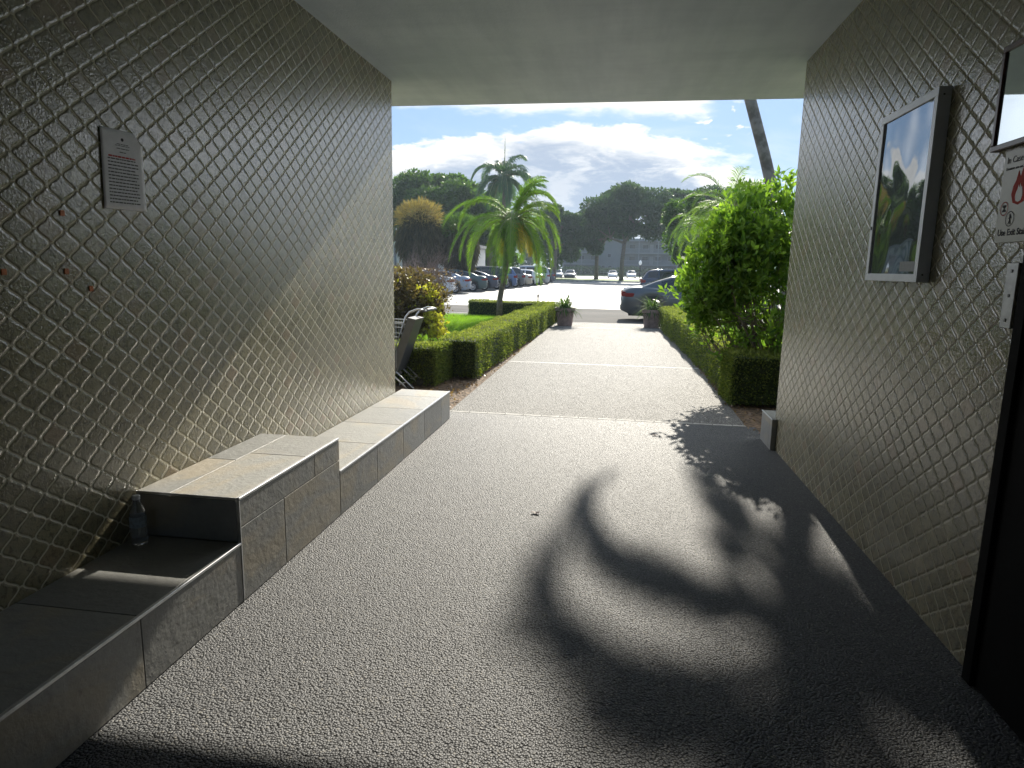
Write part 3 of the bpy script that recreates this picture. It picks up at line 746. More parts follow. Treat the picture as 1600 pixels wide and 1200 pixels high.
# ================================================================ shrubs
def shrub(name, label, base, stems, clumps, nleaf, lsize, m, aspect=.38, stem_r=.02, whorl=True, cat='shrub', seed=3, cl=7, csz=.075, sc=1.):
    rs = np.random.default_rng(seed); o = thing(name, base, label, cat); b = MB()
    V = []; Rn = []
    tips = []
    for cc_ in clumps:
        cx, cy, cz, rx, ry, rz = [q*sc for q in cc_[:6]]; wgt = cc_[6]
        k = int(nleaf*wgt/7)
        kt = max(6, k//cl)
        d = rs.normal(size=(kt, 3)); d /= np.linalg.norm(d, axis=1)[:, None]; q = d*(.25+.88*rs.random(kt)[:, None]**.5)*np.array([rx, ry, rz])+np.array([cx, cy, cz])
        q = np.repeat(q, cl, 0)+rs.normal(0, csz, (kt*cl, 3)); d = np.repeat(d, cl, 0)
        ok = q[:, 2] > .12
        tips.append((q[ok], d[ok]))
    allq = np.concatenate([q for q, _ in tips]); alld = np.concatenate([d for _, d in tips])
    # each tip carries a rosette of leaves
    rep = 7; cen = np.repeat(allq, rep, 0); nd = np.repeat(alld*.5+np.array([0, 0, .75]), rep, 0)
    v, r = leaf_mesh(cen+rs.normal(0, lsize*.25, cen.shape), lsize, nd, aspect, 0, .85, rnd=np.clip(np.repeat(rs.random(len(allq)), rep)*.6+rs.random(len(cen))*.4, 0, 1), fold=.05)
    quads('foliage', v, r, m, o)
    for i in range(stems):
        t = allq[rs.integers(len(allq))]; r0 = rs.normal(0, .12, 2)
        p0 = np.array([r0[0], r0[1], -.02]); mid = p0*.45+t*.55+rs.normal(0, .10, 3); mid[2] = max(mid[2]*.85, .15)
        b.tube([p0, (p0+mid)/2+rs.normal(0, .04, 3), mid, t], [stem_r, stem_r*.8, stem_r*.5, stem_r*.15], 5, False)
        for j in range(5):
            t2 = allq[rs.integers(len(allq))]
            if np.linalg.norm(t2-mid) < 1.0: b.tube([mid, (mid+t2)/2+rs.normal(0, .04, 3), t2], [stem_r*.4, stem_r*.25, stem_r*.1], 4, False)
    b.build('stems', M['bark'], o, smooth=True)
    return o
# the big bright shrub by the right wall
shrub('tall_shrub', 'tall bright green leafy shrub rising beside the end of the right wall', (2.08, 8.75, 0), 46,
      [(-.95, .1, 1.75, .62, .7, .55, 3.2), (-.55, 0, 2.25, .55, .7, .50, 2.8), (.1, 0, 2.35, .6, .8, .6, 1.8), (-.3, 0, 1.4, .8, .8, .6, 1.6), (-.1, .2, .8, .6, .7, .45, .7), (.55, 0, 1.7, .7, .8, .9, 1.8), (.45, .2, 2.75, .35, .4, .5, .8),
       (-.55, 0, .75, .35, .5, .3, .25), (.2, -.3, .55, .9, .5, .35, .3), (.0, .1, 3.05, .5, .5, .4, .5), (-.45, .1, 2.75, .4, .4, .35, .6), (-.7, -.1, 2.55, .42, .5, .36, .8), (-1.0, -.1, 2.3, .4, .5, .36, 1.0), (-1.2, -.1, 1.65, .32, .4, .42, 1.4), (-1.1, 0, 1.25, .3, .4, .3, .8)], 1000, .095, M['shrub'], .40, .018, seed=4, cl=4, csz=.08, sc=.82)
shrub('croton_bush', 'rounded purple brown bush with yellow leaves down its sunlit side, left of the lawn', (-4.55, 13.3, 0), 30,
      [(0, 0, .75, 1.0, .9, .62, 3), (-.5, 0, .95, .6, .7, .45, 1), (.35, 0, .6, .62, .8, .55, 1.2), (-1.2, 0, .7, .8, .8, .6, 1)], 5200, .075, M['croton'], .5, .015, seed=6)
shrub('yellow_croton', 'strip of bright yellow green leaves at the right side of the brown bush', (-3.60, 13.0, 0), 12,
      [(0, .1, .62, .09, .4, .5, 1), (-.12, .1, 1.0, .09, .3, .14, .4), (.02, 0, .35, .09, .35, .3, .5)], 950, .075, M['crotony'], .55, .01, seed=7)
# leafless twiggy bush behind it
tb = thing('bare_bush', (-4.75, 16.6, 0), 'bare twiggy purple brown bush in front of the parked cars on the left', 'shrub'); b = MB(); rs = np.random.default_rng(2); tipsl = []
def twig(p, d, L, r, lev):
    q = p+d*L*.5+rs.normal(0, L*.05, 3); e = q+(d+rs.normal(0, .12, 3))*L*.5
    b.tube([p, q, e], [r, r*.8, r*.55], 4, False)
    if lev == 0: tipsl.append(e); return
    for _ in range(3 if lev > 1 else 4):
        dd = d+rs.normal(0, .55, 3); dd[2] += .12; dd /= np.linalg.norm(dd); twig(e if rs.random() < .6 else q, dd, L*rs.uniform(.6, .85), r*.55, lev-1)
for i in range(24):
    a = rs.uniform(0, 2*math.pi); d = np.array([math.cos(a)*.55, math.sin(a)*.55, 1.]); d /= np.linalg.norm(d)
    twig(np.array([rs.uniform(-.7, .45), rs.uniform(-.5, .5), 0]), d, rs.uniform(.6, .85), .019, 4)
b.build('stems', mat('pale_twig', color=(.24, .18, .16), rough=.85, vary=.3, vscale=15), tb)
tp = np.array(tipsl); tp = tp[rs.random(len(tp)) < .85]; tp = np.repeat(tp, 3, 0)+rs.normal(0, .09, (len(tp)*3, 3)); v, r = leaf_mesh(tp[tp[:, 2] < 1.5], .055, None, .5); quads('withered_leaves', v, r, M['twigleaf'], tb)
# small weed on the right hedge and sedge plants in pots
def strap_plant(parent, c, n, L, seed, name='leaves', w=.028, m='potleaf'):
    rs = np.random.default_rng(seed); V = []; Rn = []
    for i in range(n):
        az = rs.uniform(0, 2*math.pi); el = rs.uniform(.15, 1.35); d = np.array([math.cos(az)*math.cos(el), math.sin(az)*math.cos(el), math.sin(el)])
        p = np.array(c)+np.array([rs.normal(0, .06), rs.normal(0, .06), 0]); l = L*rs.uniform(.6, 1.15); K = 6; s = np.cross(d, [0, 0, 1.]); s /= np.linalg.norm(s)+1e-6; r = rs.random()
        for k in range(K):
            p2 = p+d*l/K; wa = w*math.sin(math.pi*min(1, (k+1.)/(K+1)))**.6; wb = w*math.sin(math.pi*min(.985, (k+2.)/(K+1)))**.6
            V.append([p-s*wa*.5, p+s*wa*.5, p2+s*wb*.5, p2-s*wb*.5]); Rn.append(r); p = p2; d = d+np.array([0, 0, -.26*rs.uniform(.5, 1.5)]); d /= np.linalg.norm(d)
    return quads(name, np.array(V).reshape(-1, 3), np.array(Rn), M[m], parent)
for x, y, lab, sd in ((-1.37, 18.35, 'square terracotta planter with strap leaved plant beside the long left hedge', 1), (.99, 18.6, 'square terracotta planter with strap leaved plant in front of the grey sedan', 2)):
    pt = thing('potted_plant', (x, y, 0), lab, 'planter', 'two terracotta planters at the walkway end', rz=.06 if sd == 1 else -.1)
    b = MB(); lv = [(.20, 0), (.245, .40), (.275, .405), (.28, .49), (.245, .49), (.235, .42), (.0, .42)]; vs = []
    for w_, z_ in lv:
        for k in range(16):
            a = k*math.pi/8; ca, sa = math.cos(a), math.sin(a); q = w_/(abs(ca)**6+abs(sa)**6)**(1/6); vs.append((q*ca, q*sa, z_))
    b.add(vs, [(i*16+k, i*16+(k+1) % 16, (i+1)*16+(k+1) % 16, (i+1)*16+k) for i in range(len(lv)-1) for k in range(16)]); b.build('pot', M['terra'], pt)
    b = MB(); b.box(-.235, .235, -.235, .235, .38, .425); b.build('soil', M['soil'], pt)
    strap_plant(pt, (0, 0, .42), 230, .56, sd, w=.024)
wd = thing('small_weed', (1.72, 12.2, 0), 'young lime green plant sticking up out of the right hedge', 'plant'); strap_plant(wd, (0, 0, .56), 12, .22, 5, w=.05, m='shrub')
b = MB(); b.tube([(0, 0, 0), (0, 0, .6)], .006, 6); b.build('stem', M['bark'], wd)
mk = thing('marker_post', (-2.62, 22.6, -.13), 'thin dark marker stake standing behind the left hedge corner', 'post'); b = MB(); b.box(-.02, .02, -.02, .02, 0, .78, b=.004); b.build('stake', mat('green_stake', color=(.05, .07, .04), rough=.7, vary=.2), mk)
b = MB(); b.box(-.028, .028, -.028, .028, .70, .80, b=.006); b.build('cap', M['black'], mk); b = MB(); b.box(-.023, .023, -.023, .023, .44, .52, b=.003); b.build('reflector', M['clear'], mk)

# ================================================================ palms
rs = np.random.default_rng(8)
fr = []
for i in range(27):
    fr.append((i*2.4+rs.normal(0, .15), rs.uniform(-.3, 1.35), rs.uniform(2.0, 2.7), rs.uniform(1.5, 3.0)))
for i in range(7): fr.append((rs.normal(.2, .8), rs.uniform(.9, 1.4), rs.uniform(1.5, 1.9), rs.uniform(1.2, 2.0)))
for i in range(12): fr.insert(0, (i*.75+rs.normal(0, .2), rs.uniform(-.5, -.1), rs.uniform(1.2, 1.6), rs.uniform(1.2, 1.8)))
palm('slender_palm', 'slender palm with yellow green drooping fronds in the left bed', (-3.55, 20.3, 0), [(0, 0, -.05), (.02, 0, .6), (.12, 0, 1.2), (.22, 0, 1.8), (.30, 0, 2.45), (.36, 0, 2.95)], [.10, .085, .08, .085, .12, .07], fr, M['palm'], 84, .42, .019, 1.0, seed=3, dead=5, rr=.012)
fr = [(i*2.4+rs.normal(0, .1), -.3+1.65*((i*7 % 22)/22), rs.uniform(3.8, 4.8), rs.uniform(1.3, 2.3)) for i in range(24)]
_pc = bpy.data.objects['slender_palm']; _v, _d = lump(1300, (.34, 0, 2.72), (.26, .26, .42), .3); _d[:, 2] -= .8; _v, _r = leaf_mesh(_v, .24, _d, .10, .3, .4); quads('old_leaf_bases', _v, _r, M['shag'], _pc)
palm('royal_palm', 'tall dark royal palm with one upright spear leaf above the left car row', (-12.0, 70, 0), [(0, 0, -.1), (0, 0, 4), (.1, 0, 8), (.1, 0, 10.6)], [.28, .26, .2, .12], fr+[dict(pts=[(.1, 0, 10.6), (.12, 0, 12), (.12, 0, 14.6)], ll=.25)], M['palmd'], 60, 1.15, .11, 1.0, seed=4, rr=.05)
fr = [(i*2.4+rs.normal(0, .1), rs.uniform(.1, 1.35), rs.uniform(1.9, 2.7), rs.uniform(1.1, 2.0)) for i in range(26)]
palm('feathery_palm', 'feathery green palm whose thin arching fronds rise behind the right shrub', (4.1, 25.9, 0), [(0, 0, -.14), (.05, 0, 1.8), (-.1, 0, 3.75)], [.12, .1, .08], fr, M['palm'], 50, .46, .026, .55, seed=9, rr=.012)
fr = [(i*2.4+rs.normal(0, .1), rs.uniform(-.2, 1.1), rs.uniform(2.2, 3.0), rs.uniform(1.6, 2.4)) for i in range(18)]
palm('drooping_palm', 'darker drooping palm in front of the far building on the right', (4.7, 42, 0), [(0, 0, -.14), (0, 0, 2.2), (.1, 0, 4.2)], [.17, .14, .1], fr, M['palm'], 44, .6, .045, .8, seed=12, rr=.02)
# leaning coconut palm: its crown, above the picture, throws the curved shadows on the passage floor
def G(gx, gy, y): return np.array([gx+SUN.x/SUN.y*(y-gy), y, SUN.z/SUN.y*(y-gy)])
B0 = np.array([5.35, 21.6, 0.]); TOP = G(.80, 2.75, 22.0)
tr = [B0+(0, 0, -.1), (5.02, 21.6, 1.55), (4.6, 21.6, 3.6), (4.18, 21.65, 5.0), (3.62, 21.7, 6.7), (2.95, 21.8, 8.6), (2.3, 21.9, 10.2), TOP]
def arc(pts, y=22.): return [G(a, c, y)-B0 for a, c in pts]
def smoothp(P_, n=14):
    P_ = np.array(P_); t = np.linspace(0, len(P_)-1, n); out = []
    for q in t:
        i = min(int(q), len(P_)-2); f = q-i; p0 = P_[max(i-1, 0)]; p1 = P_[i]; p2 = P_[i+1]; p3 = P_[min(i+2, len(P_)-1)]
        out.append(.5*((2*p1)+(-p0+p2)*f+(2*p0-5*p1+4*p2-p3)*f*f+(-p0+3*p1-3*p2+p3)*f**3))
    return out
C0 = (.80, 2.75)
cust = []
for q, dy, ll_ in (([C0, (.64, 2.36), (.34, 2.28), (.06, 2.38), (-.12, 2.58), (-.27, 2.86), (-.30, 3.35), (-.25, 4.1), (-.15, 4.9)], -.2, .50),
                   ([C0, (.5, 2.2), (.2, 2.1), (-.05, 2.15)], .1, .36), ([C0, (.4, 2.5), (.02, 2.6), (-.2, 3.0), (-.22, 3.7), (-.12, 4.5)], .3, .40),
                   ([C0, (.64, 3.2), (.45, 3.26), (.27, 3.36), (.07, 3.65), (-.05, 4.05), (-.08, 4.6), (.0, 5.1)], 0, .48),
                   ([C0, (.5, 3.25), (.2, 3.5), (-.08, 3.85), (-.2, 4.4)], .2, .46), ([C0, (.3, 3.2), (.02, 3.5), (-.12, 4.0)], -.1, .40),
                   ([C0, (.84, 3.5), (.78, 4.3), (.70, 5.3)], 0, .62), ([C0, (.92, 3.6), (.90, 4.4), (.82, 5.4)], .2, .62), ([C0, (.90, 3.2), (.93, 3.9), (.95, 4.6)], .1, .5), ([C0, (1.0, 2.7), (1.15, 3.1)], 0, .42),
                   ([C0, (1.0, 2.4), (1.25, 2.5)], .2, .5), ([C0, (1.05, 3.05), (1.2, 3.5)], 0, .5), ([C0, (1.1, 2.85), (1.32, 3.1)], .1, .5), ([C0, (.98, 2.9), (1.08, 3.4)], .3, .5), ([C0, (.95, 2.1), (1.15, 1.8)], 0, .42), ([C0, (.8, 2.1), (.75, 1.6)], .1, .44), ([C0, (.6, 2.1), (.4, 1.75)], .1, .44), ([C0, (.75, 3.2), (.66, 3.9)], .1, .40)):
    cust.append(dict(pts=smoothp(arc(q, 22.+dy)), ll=ll_))
fr = cust[:]
for i in range(3):
    az = -.9+i*.8; fr.append((az+rs.normal(0, .1), rs.uniform(-.1, 1.1), rs.uniform(1.4, 1.9), rs.uniform(1.2, 2.0)))
palm('leaning_palm', 'tall leaning palm trunk crossing the sky above the right shrub', tuple(B0), [np.array(p)-B0 for p in tr], [.24, .20, .175, .17, .165, .16, .15, .12], fr, M['palmd'], 54, .46, .06, .5, mt='coco', seed=5, rr=.03)

# ================================================================ broad trees
tree('round_tree', 'large round green tree at the left above the parked cars', (-22.5, 76, 0), 11, (1.5, 0, 8.2), (6.2, 5, 3.4), 46, 36000, .42, M['tree'], .4, 'trees behind the car row', seed=1, clump_r=.26)
tree('round_tree', 'lower green tree between the round tree and the royal palm', (-15.2, 80, 0), 9, (0, 0, 6.6), (4.4, 4, 3.0), 30, 20000, .42, M['tree'], .35, 'trees behind the car row', seed=2)
tree('round_tree', 'green tree cut by the left wall edge', (-29, 74, 0), 11, (0, 0, 7), (5.5, 4, 3.6), 30, 16000, .45, M['tree'], .4, 'trees behind the car row', seed=3)
tree('dark_tree', 'dark low tree behind the slender palm', (-9.5, 100, 0), 9, (.5, 0, 5.8), (4.2, 4, 3.6), 30, 16000, .5, M['treeR'], .3, 'trees on the far island', seed=4)
for i, (x, y, h, cx, cz, rx, rz, n, lab) in enumerate((
        (-8.6, 92, 9.5, .8, 6.9, 3.8, 2.7, 26, 'forked dark tree on the island at the left of the far building'),
        (-3.0, 98, 9.5, 0, 6.9, 3.8, 2.9, 26, 'small dark tree left of the big island tree'),
        (.55, 93, 13.5, .9, 8.7, 6.2, 3.5, 50, 'biggest dark tree on the island with its trunk before the far building'),
        (8.6, 97, 12.5, .5, 9.2, 5.2, 3.8, 36, 'dark tree right of the biggest island tree'),
        (15.8, 96, 13, .5, 9.2, 5.6, 4.2, 30, 'dark tree partly behind the right shrub'))):
    tree('island_tree', lab, (x, y, .05), h, (cx, 0, cz), (rx, 3.6, rz), n, n*720, .42, M['treeR'], .28, 'trees on the far island', seed=20+i, forks=5, zmin=3.9)
for i, (x, y, cz, rx, rz, top, lab) in enumerate(((-13.5, 45, 3.7, 1.55, 2.0, True, 'shaggy fan palm with golden flower crown beside the left wall'), (-11.1, 46.5, 3.2, 1.35, 1.7, False, 'shaggy dark fan palm between the golden one and the slender palm'))):
    o = thing('shaggy_palm', (x, y, 0), lab, 'palm tree', 'shaggy palms behind the car row')
    b = MB(); b.tube([(0, 0, -.1), (0, 0, cz)], [.25, .2], 9); b.build('trunk', M['bark'], o)
    pts, d = lump(7000, (0, 0, cz-.3), (rx, rx, rz), .5); d2 = d*.4; d2[:, 2] -= .8; v, r = leaf_mesh(pts, .55, d2, .13, .6, .25); quads('skirt', v, r, M['shag'], o)
    pts, d = lump(2600, (0, 0, cz+rz*.55), (rx*.95, rx*.95, rz*.5), .5); d[:, 2] += .5; v, r = leaf_mesh(pts, .4, d, .12, 0, .4); quads('crown', v, r, M['shagtop'] if top else M['tree'], o)
def mass(name, label, x0, x1, y, h, n, m, ls=.6):
    V = []; Rn = []
    k = int((x1-x0)/3.2); o = thing(name, ((x0+x1)/2, y, 0), label, 'hedge'); 
    for i in range(k):
        x = x0+(x1-x0)*(i+.5)/k+nr.normal(0, .4); hh = h*nr.uniform(.75, 1.15)
        pts, d = lump(n//k, (x-(x0+x1)/2, nr.normal(0, 1.2), hh*.5), (2.4, 2.2, hh*.55), .6); v, r = leaf_mesh(pts, ls, d, .6, 0, .8); V.append(v); Rn.append(r)
    quads('foliage', np.concatenate(V), np.concatenate(Rn), m, o); return o
tree('lot_tree', 'mid green tree beside the far right cars, hiding the right end of the apartment block', (5.75, 53, 0), 7, (0, 0, 4.5), (2.3, 2.2, 2.7), 22, 13000, .26, M['tree'], .16, seed=77)
mass('tall_hedge', 'dense dark green planting behind the row of cars on the left', -32, -13.2, 84, 4.2, 9000, M['tree'])
mass('tall_hedge', 'low planting along the foot of the far building', -30, 45, 166, 1.8, 12000, M['treeR'])
for i, (x, y, h) in enumerate(((-34, 185, 13), (-24, 190, 12), (-13, 188, 12.5), (26, 180, 14), (36, 178, 13), (47, 182, 14))):
    tree('background_tree', ['background tree, farthest left behind the tall hedge', 'background tree second from the left behind the cars', 'background tree beside the left end of the far building', 'background tree at the right end of the far building', 'background tree second from the right behind the shrub', 'background tree farthest right behind the shrub'][i], (x, y, 0), h, (0, 0, h*.6), (6.5, 4, h*.38), 20, 6000, .8, M['treeR'], .35, 'trees beyond the far road', seed=40+i)

# ================================================================ far buildings
M['bwall'] = mat('pale_blue_wall', color=(.09, .11, .13), rough=.8, vary=.08, vscale=.4)
M['btrim'] = mat('building_trim', color=(.15, .18, .21), rough=.7, vary=.05)
M['bdark'] = mat('recess_wall', color=(.16, .18, .20), rough=.8, vary=.1)
M['bglass'] = mat('window_glass', color=(.03, .04, .05), rough=.1, vary=.1)
bd = thing('apartment_block', (4, 172, 0), 'pale blue apartment block with railed walkways beyond the far road', 'building')
X0, X1, HB = -18., 20., 8.6
b = MB(); b.box(X0, X1, 1.6, 12, 0, HB); b.build('wall', M['bwall'], bd)
b = MB(); b.box(X0-.6, X1+.6, -.6, 12.6, HB, HB+.55); b.build('roof', M['btrim'], bd)
b = MB(); b.box(-8.6, -3.4, -.2, 1.598, 0, HB-.004); b.build('stair_tower', M['bwall'], bd)
for fz in (2.8, 5.7):
    for xa, xb in ((X0, -8.62), (-3.38, X1)):
        b = MB(); b.box(xa, xb, 0, 1.597, fz-.2, fz); b.build('walkway_slab', M['btrim'], bd)
        b = MB(); b.box(xa, xb, .0, .06, fz+1.0, fz+1.07); b.box(xa, xb, 0, .06, fz+.08, fz+.14); n = int((xb-xa)/.28)
        for i in range(n): x = xa+(xb-xa)*(i+.5)/n; b.box(x-.035, x+.035, .012, .05, fz+.14, fz+1.0)
        b.build('railing', M['btrim'], bd)
for i in range(9):
    x = X0+.2+i*4.72
    if -8.6 < x < -3.4: continue
    b = MB(); b.box(x-.12, x+.12, .07, .31, 0, HB-.003); b.build('column', M['btrim'], bd)
for fz in (0, 2.8, 5.7):
    for i in range(12):
        x = X0+1.5+i*3.2
        if -9.3 < x < -2.7: continue
        f = MB(); f.box(x-.75, x+.75, 1.53, 1.598, fz+.9, fz+2.1); fo = f.build('window', M['btrim'], bd); g = MB(); g.box(x-.68, x+.68, 1.50, 1.531, fz+.97, fz+2.03); g.build('pane', M['bglass'], fo)
        if i % 2 == 0: g = MB(); g.box(x+1.1, x+2.0, 1.52, 1.598, fz+.02, fz+2.1); g.build('door', M['bdark'], bd)
for x, z in ((-7.6, 1.5), (-5.9, 1.5), (-6.2, 4.4)):
    f = MB(); f.box(x-.45, x+.45, -.26, -.205, z, z+1.0); fo = f.build('window', M['btrim'], bd); g = MB(); g.box(x-.38, x+.38, -.29, -.261, z+.07, z+.93); g.build('pane', M['bglass'], fo)
b = MB(); b.box(-3, 19, -1.8, -1.5, 0, 1.4); tag(b.build('fence', mat('red_brown_fence', color=(.16, .07, .055), rough=.85, vary=.3, vscale=2)), 'low red brown fence at the foot of the apartment block', 'fence').location = (4, 172, 0)
bw = thing('white_building', (-15.6, 62, 0), 'white building glimpsed between the fan palms and the slender palm', 'building')
b = MB(); b.box(-9, 2.2, 0, 6, 0, 3.3); b.build('wall', mat('white_wall', color=(.72, .70, .66), rough=.8, vary=.06, vscale=.6), bw)
b = MB(); b.box(-9.3, 2.5, -.3, 6.3, 3.3, 3.6); b.build('roof', M['kerb'], bw)
for i in range(14): b = MB(); x = -8.6+i*.82; b.box(x-.09, x+.09, -.14, -.002, 0, 3.29); b.build('pilaster', M['btrim'], bw)
lp = thing('globe_lamp', (3.95, 122, -.13), 'small white globe lamp post on the far road', 'street lamp'); b = MB(); b.tube([(0, 0, 0), (0, 0, 2.5)], [.09, .06], 8); b.build('post', M['black'], lp)
b = MB(); b.lathe([(.02, 2.45), (.2, 2.6), (.27, 2.85), (.2, 3.15), (.05, 3.35), (0, 3.4)], n=12); b.build('globe', mat('opal_globe', color=(.85, .85, .85), rough=.3, vary=.02), lp, smooth=True)

# ================================================================ cars
PRO = {   # x from rear bumper 0 to nose L: belt heights, roof curve (x,z)
 'sedan': dict(L=4.8, W=1.82, deck=[(0, .78), (.06, .98), (.35, 1.06), (.9, 1.07), (1.5, 1.0), (3.2, .96), (3.7, .95), (4.3, .84), (4.68, .68), (4.8, .55)],
               roof=[(.62, 1.07), (1.05, 1.25), (1.55, 1.40), (2.1, 1.455), (2.6, 1.45), (3.05, 1.36), (3.45, 1.16), (3.78, .95)], win=[(1.22, 2.02), (2.12, 2.98), (3.05, 3.32)], wh=(.98, 3.82), r=.325),
 'suv': dict(L=4.65, W=1.88, deck=[(0, .85), (.05, 1.08), (.3, 1.12), (.9, 1.12), (1.5, 1.1), (3.2, 1.07), (3.6, 1.06), (4.2, .98), (4.55, .82), (4.65, .6)],
               roof=[(.10, 1.10), (.28, 1.42), (.5, 1.63), (1.0, 1.70), (2.2, 1.71), (2.7, 1.64), (3.15, 1.42), (3.6, 1.07)], win=[(.45, 1.1), (1.2, 2.05), (2.15, 2.95)], wh=(.85, 3.72), r=.36),
 'van': dict(L=5.0, W=1.96, deck=[(0, .8), (.04, 1.05), (.3, 1.1), (.9, 1.1), (1.5, 1.08), (3.6, 1.05), (4.1, 1.02), (4.6, .9), (4.9, .75), (5.0, .6)],
               roof=[(.06, 1.08), (.16, 1.5), (.35, 1.80), (1.0, 1.88), (2.8, 1.86), (3.3, 1.72), (3.75, 1.4), (4.2, 1.03)], win=[(.35, 1.3), (1.42, 2.4), (2.5, 3.35)], wh=(.95, 3.98), r=.35)}
PRO['hatch'] = dict(L=4.2, W=1.76, deck=[(0, .8), (.05, .98), (.3, 1.02), (.9, 1.0), (1.5, .98), (2.9, .95), (3.3, .94), (3.8, .84), (4.1, .68), (4.2, .55)],
               roof=[(.08, 1.0), (.35, 1.3), (.7, 1.45), (1.3, 1.5), (2.1, 1.49), (2.5, 1.40), (2.9, 1.2), (3.35, .94)], win=[(.65, 1.25), (1.35, 2.0), (2.1, 2.75)], wh=(.78, 3.38), r=.315)
def itp(c, x): return float(np.interp(x, [a for a, _ in c], [q for _, q in c]))
def sm(c, x, e=.09): return (itp(c, x-e)+2*itp(c, x)+itp(c, x+e))/4
def make_car(kind, paint, label, loc, rz, group=None):
    p = PRO[kind]; L, Wd, r = p['L'], p['W']/2, p['r']
    o = thing('parked_car', loc, label, 'car', group, rz)
    xs = sorted(set([0, .03, .08, .16, .28, .45]+[round(L-q, 3) for q in (0, .03, .09, .18, .3, .5)]+[round(w+k*r*1.2/5, 3) for w in p['wh'] for k in range(-5, 6)]+[round(.6+.16*i, 3) for i in range(int((L-1.1)/.16))]))
    # drop near duplicates
    q = [xs[0]]; [q.append(x) for x in xs[1:] if x-q[-1] > .022]; xs = q
    b = MB(); rings = []
    for x in xs:
        e = min(x, L-x); tap = 1-.16*max(0, 1-e/.55)**2-.10*max(0, 1-e/.12)**2
        w = Wd*tap; zd = sm(p['deck'], x) if .1 < x < L-.1 else itp(p['deck'], x)
        zb = .20+.14*max(0, 1-e/.35)
        for wc in p['wh']:
            if abs(x-wc) < r*1.18: zb = max(zb, r+math.sqrt(max(0, (r*1.18)**2-(x-wc)**2)))
        zb = min(zb, zd-.12); zm = zb+(zd-zb)*.5
        bx = .0
        rings.append([(x, s*ww, z) for s, ww, z in ((1, w*.93, zb), (1, w*.985, zb+(zd-zb)*.12), (1, w, zm), (1, w*.985, zb+(zd-zb)*.8), (1, w*.93, zd-.02), (1, w*.80, zd+.012), (1, w*.4, zd+.03), (1, 0, zd+.035))])
    K = 8; vs = []
    for rg in rings: vs += rg+[(x, -y, z) for x, y, z in rg[:-1][::-1]]
    n = 2*K-1; fs = [(i*n+k, (i+1)*n+k, (i+1)*n+k+1, i*n+k+1) for i in range(len(xs)-1) for k in range(n-1)]
    fs += [tuple(range(n)), tuple(range((len(xs)-1)*n, len(xs)*n))[::-1]]
    b.add(vs, fs)
    # greenhouse
    rx0, rx1 = p['roof'][0][0], p['roof'][-1][0]
    gx = sorted(set([round(rx0+(rx1-rx0)*i/30, 3) for i in range(31)]+[a for w_ in p['win'] for a in w_]))
    zmax = max(z for _, z in p['roof']); side = MB(); rear = MB(); front = MB()
    gr = []
    for x in gx:
        zr = max(sm(p['roof'], x, .06), itp(p['roof'], x) if x in (rx0, rx1) else 0); zd = sm(p['deck'], x)-.03
        wb = Wd*(.90-.04*abs(x-L/2)/L*2); h = max(zr-zd, .02); wt = wb-.30*(h/(zmax-zd))*1. if h > .03 else wb-.02
        wt = wb-(wb-Wd*.66)*min(1, h/(zmax-zd))
        P_ = lambda t, y=None: (x, wb+(wt-wb)*t, zd+h*t)
        gr.append([P_(0), P_(.14), P_(.84), (x, wt*.975, zd+h*.985), (x, wt*.86, zr+.012), (x, 0, zr+.04*min(1, h/.3))])
    def inwin(a, c): 
        m_ = (a+c)/2; return any(w0 <= m_ <= w1 for w0, w1 in p['win'])
    xtopR = [x for x, z in p['roof'] if z > zmax-.07][0]; xtopF = [x for x, z in p['roof'] if z > zmax-.07][-1]
    for i in range(len(gx)-1):
        for s in (1, -1):
            A = [(x, s*y, z) for x, y, z in gr[i]]; B = [(x, s*y, z) for x, y, z in gr[i+1]]
            for k in range(5):
                q = [A[k], B[k], B[k+1], A[k+1]]
                if s < 0: q = q[::-1]
                mid = (gx[i]+gx[i+1])/2
                tgt = b
                if k == 1 and inwin(gx[i], gx[i+1]): tgt = side
                elif k == 4 and mid < xtopR-.02 and mid > rx0+.05: tgt = rear
                elif k == 4 and mid > xtopF+.02 and mid < rx1-.04: tgt = front
                tgt.add(q, [(0, 1, 2, 3)])
    bo = b.build('body', paint, o, smooth=True)
    md = bo.modifiers.new('weld', 'WELD'); md.merge_threshold = .002
    side.build('side_windows', M['glass'], o); rear.build('rear_window', M['glass'], o, smooth=True); front.build('windscreen', M['glass'], o, smooth=True)
    b = MB(); b.box(.25, L-.3, -Wd*.8, Wd*.8, .17, .55); b.build('underbody', M['rubber'], o)
    for wx in p['wh']:
        for s in (1, -1):
            y = s*(Wd-.10); t = MB(); t.lathe([(r*.60, -.10), (r*.93, -.105), (r, -.06), (r, .06), (r*.93, .105), (r*.60, .10)], (wx, y, r), 28, 'y'); w_ = t.build('wheel', M['rubber'], o, smooth=True)
            t = MB(); yy = y+s*.085; t.lathe([(r*.62, 0), (r*.58, -.03*s), (r*.5, -.04*s)], (wx, yy, r), 24, 'y')
            for k in range(7):
                a = k*2*math.pi/7; ca, sa = math.cos(a), math.sin(a); Mx = Matrix(((ca, 0, -sa, wx), (0, 1, 0, yy), (sa, 0, ca, r), (0, 0, 0, 1))); t.box(.02, r*.6, -.012, .006, -.022, .022, Mx)
            t.lathe([(0, s*.012), (r*.16, s*.01), (r*.18, -s*.01)], (wx, yy, r), 12, 'y'); t.build('rim', M['rim'], w_)
    zt = sm(p['deck'], .1)
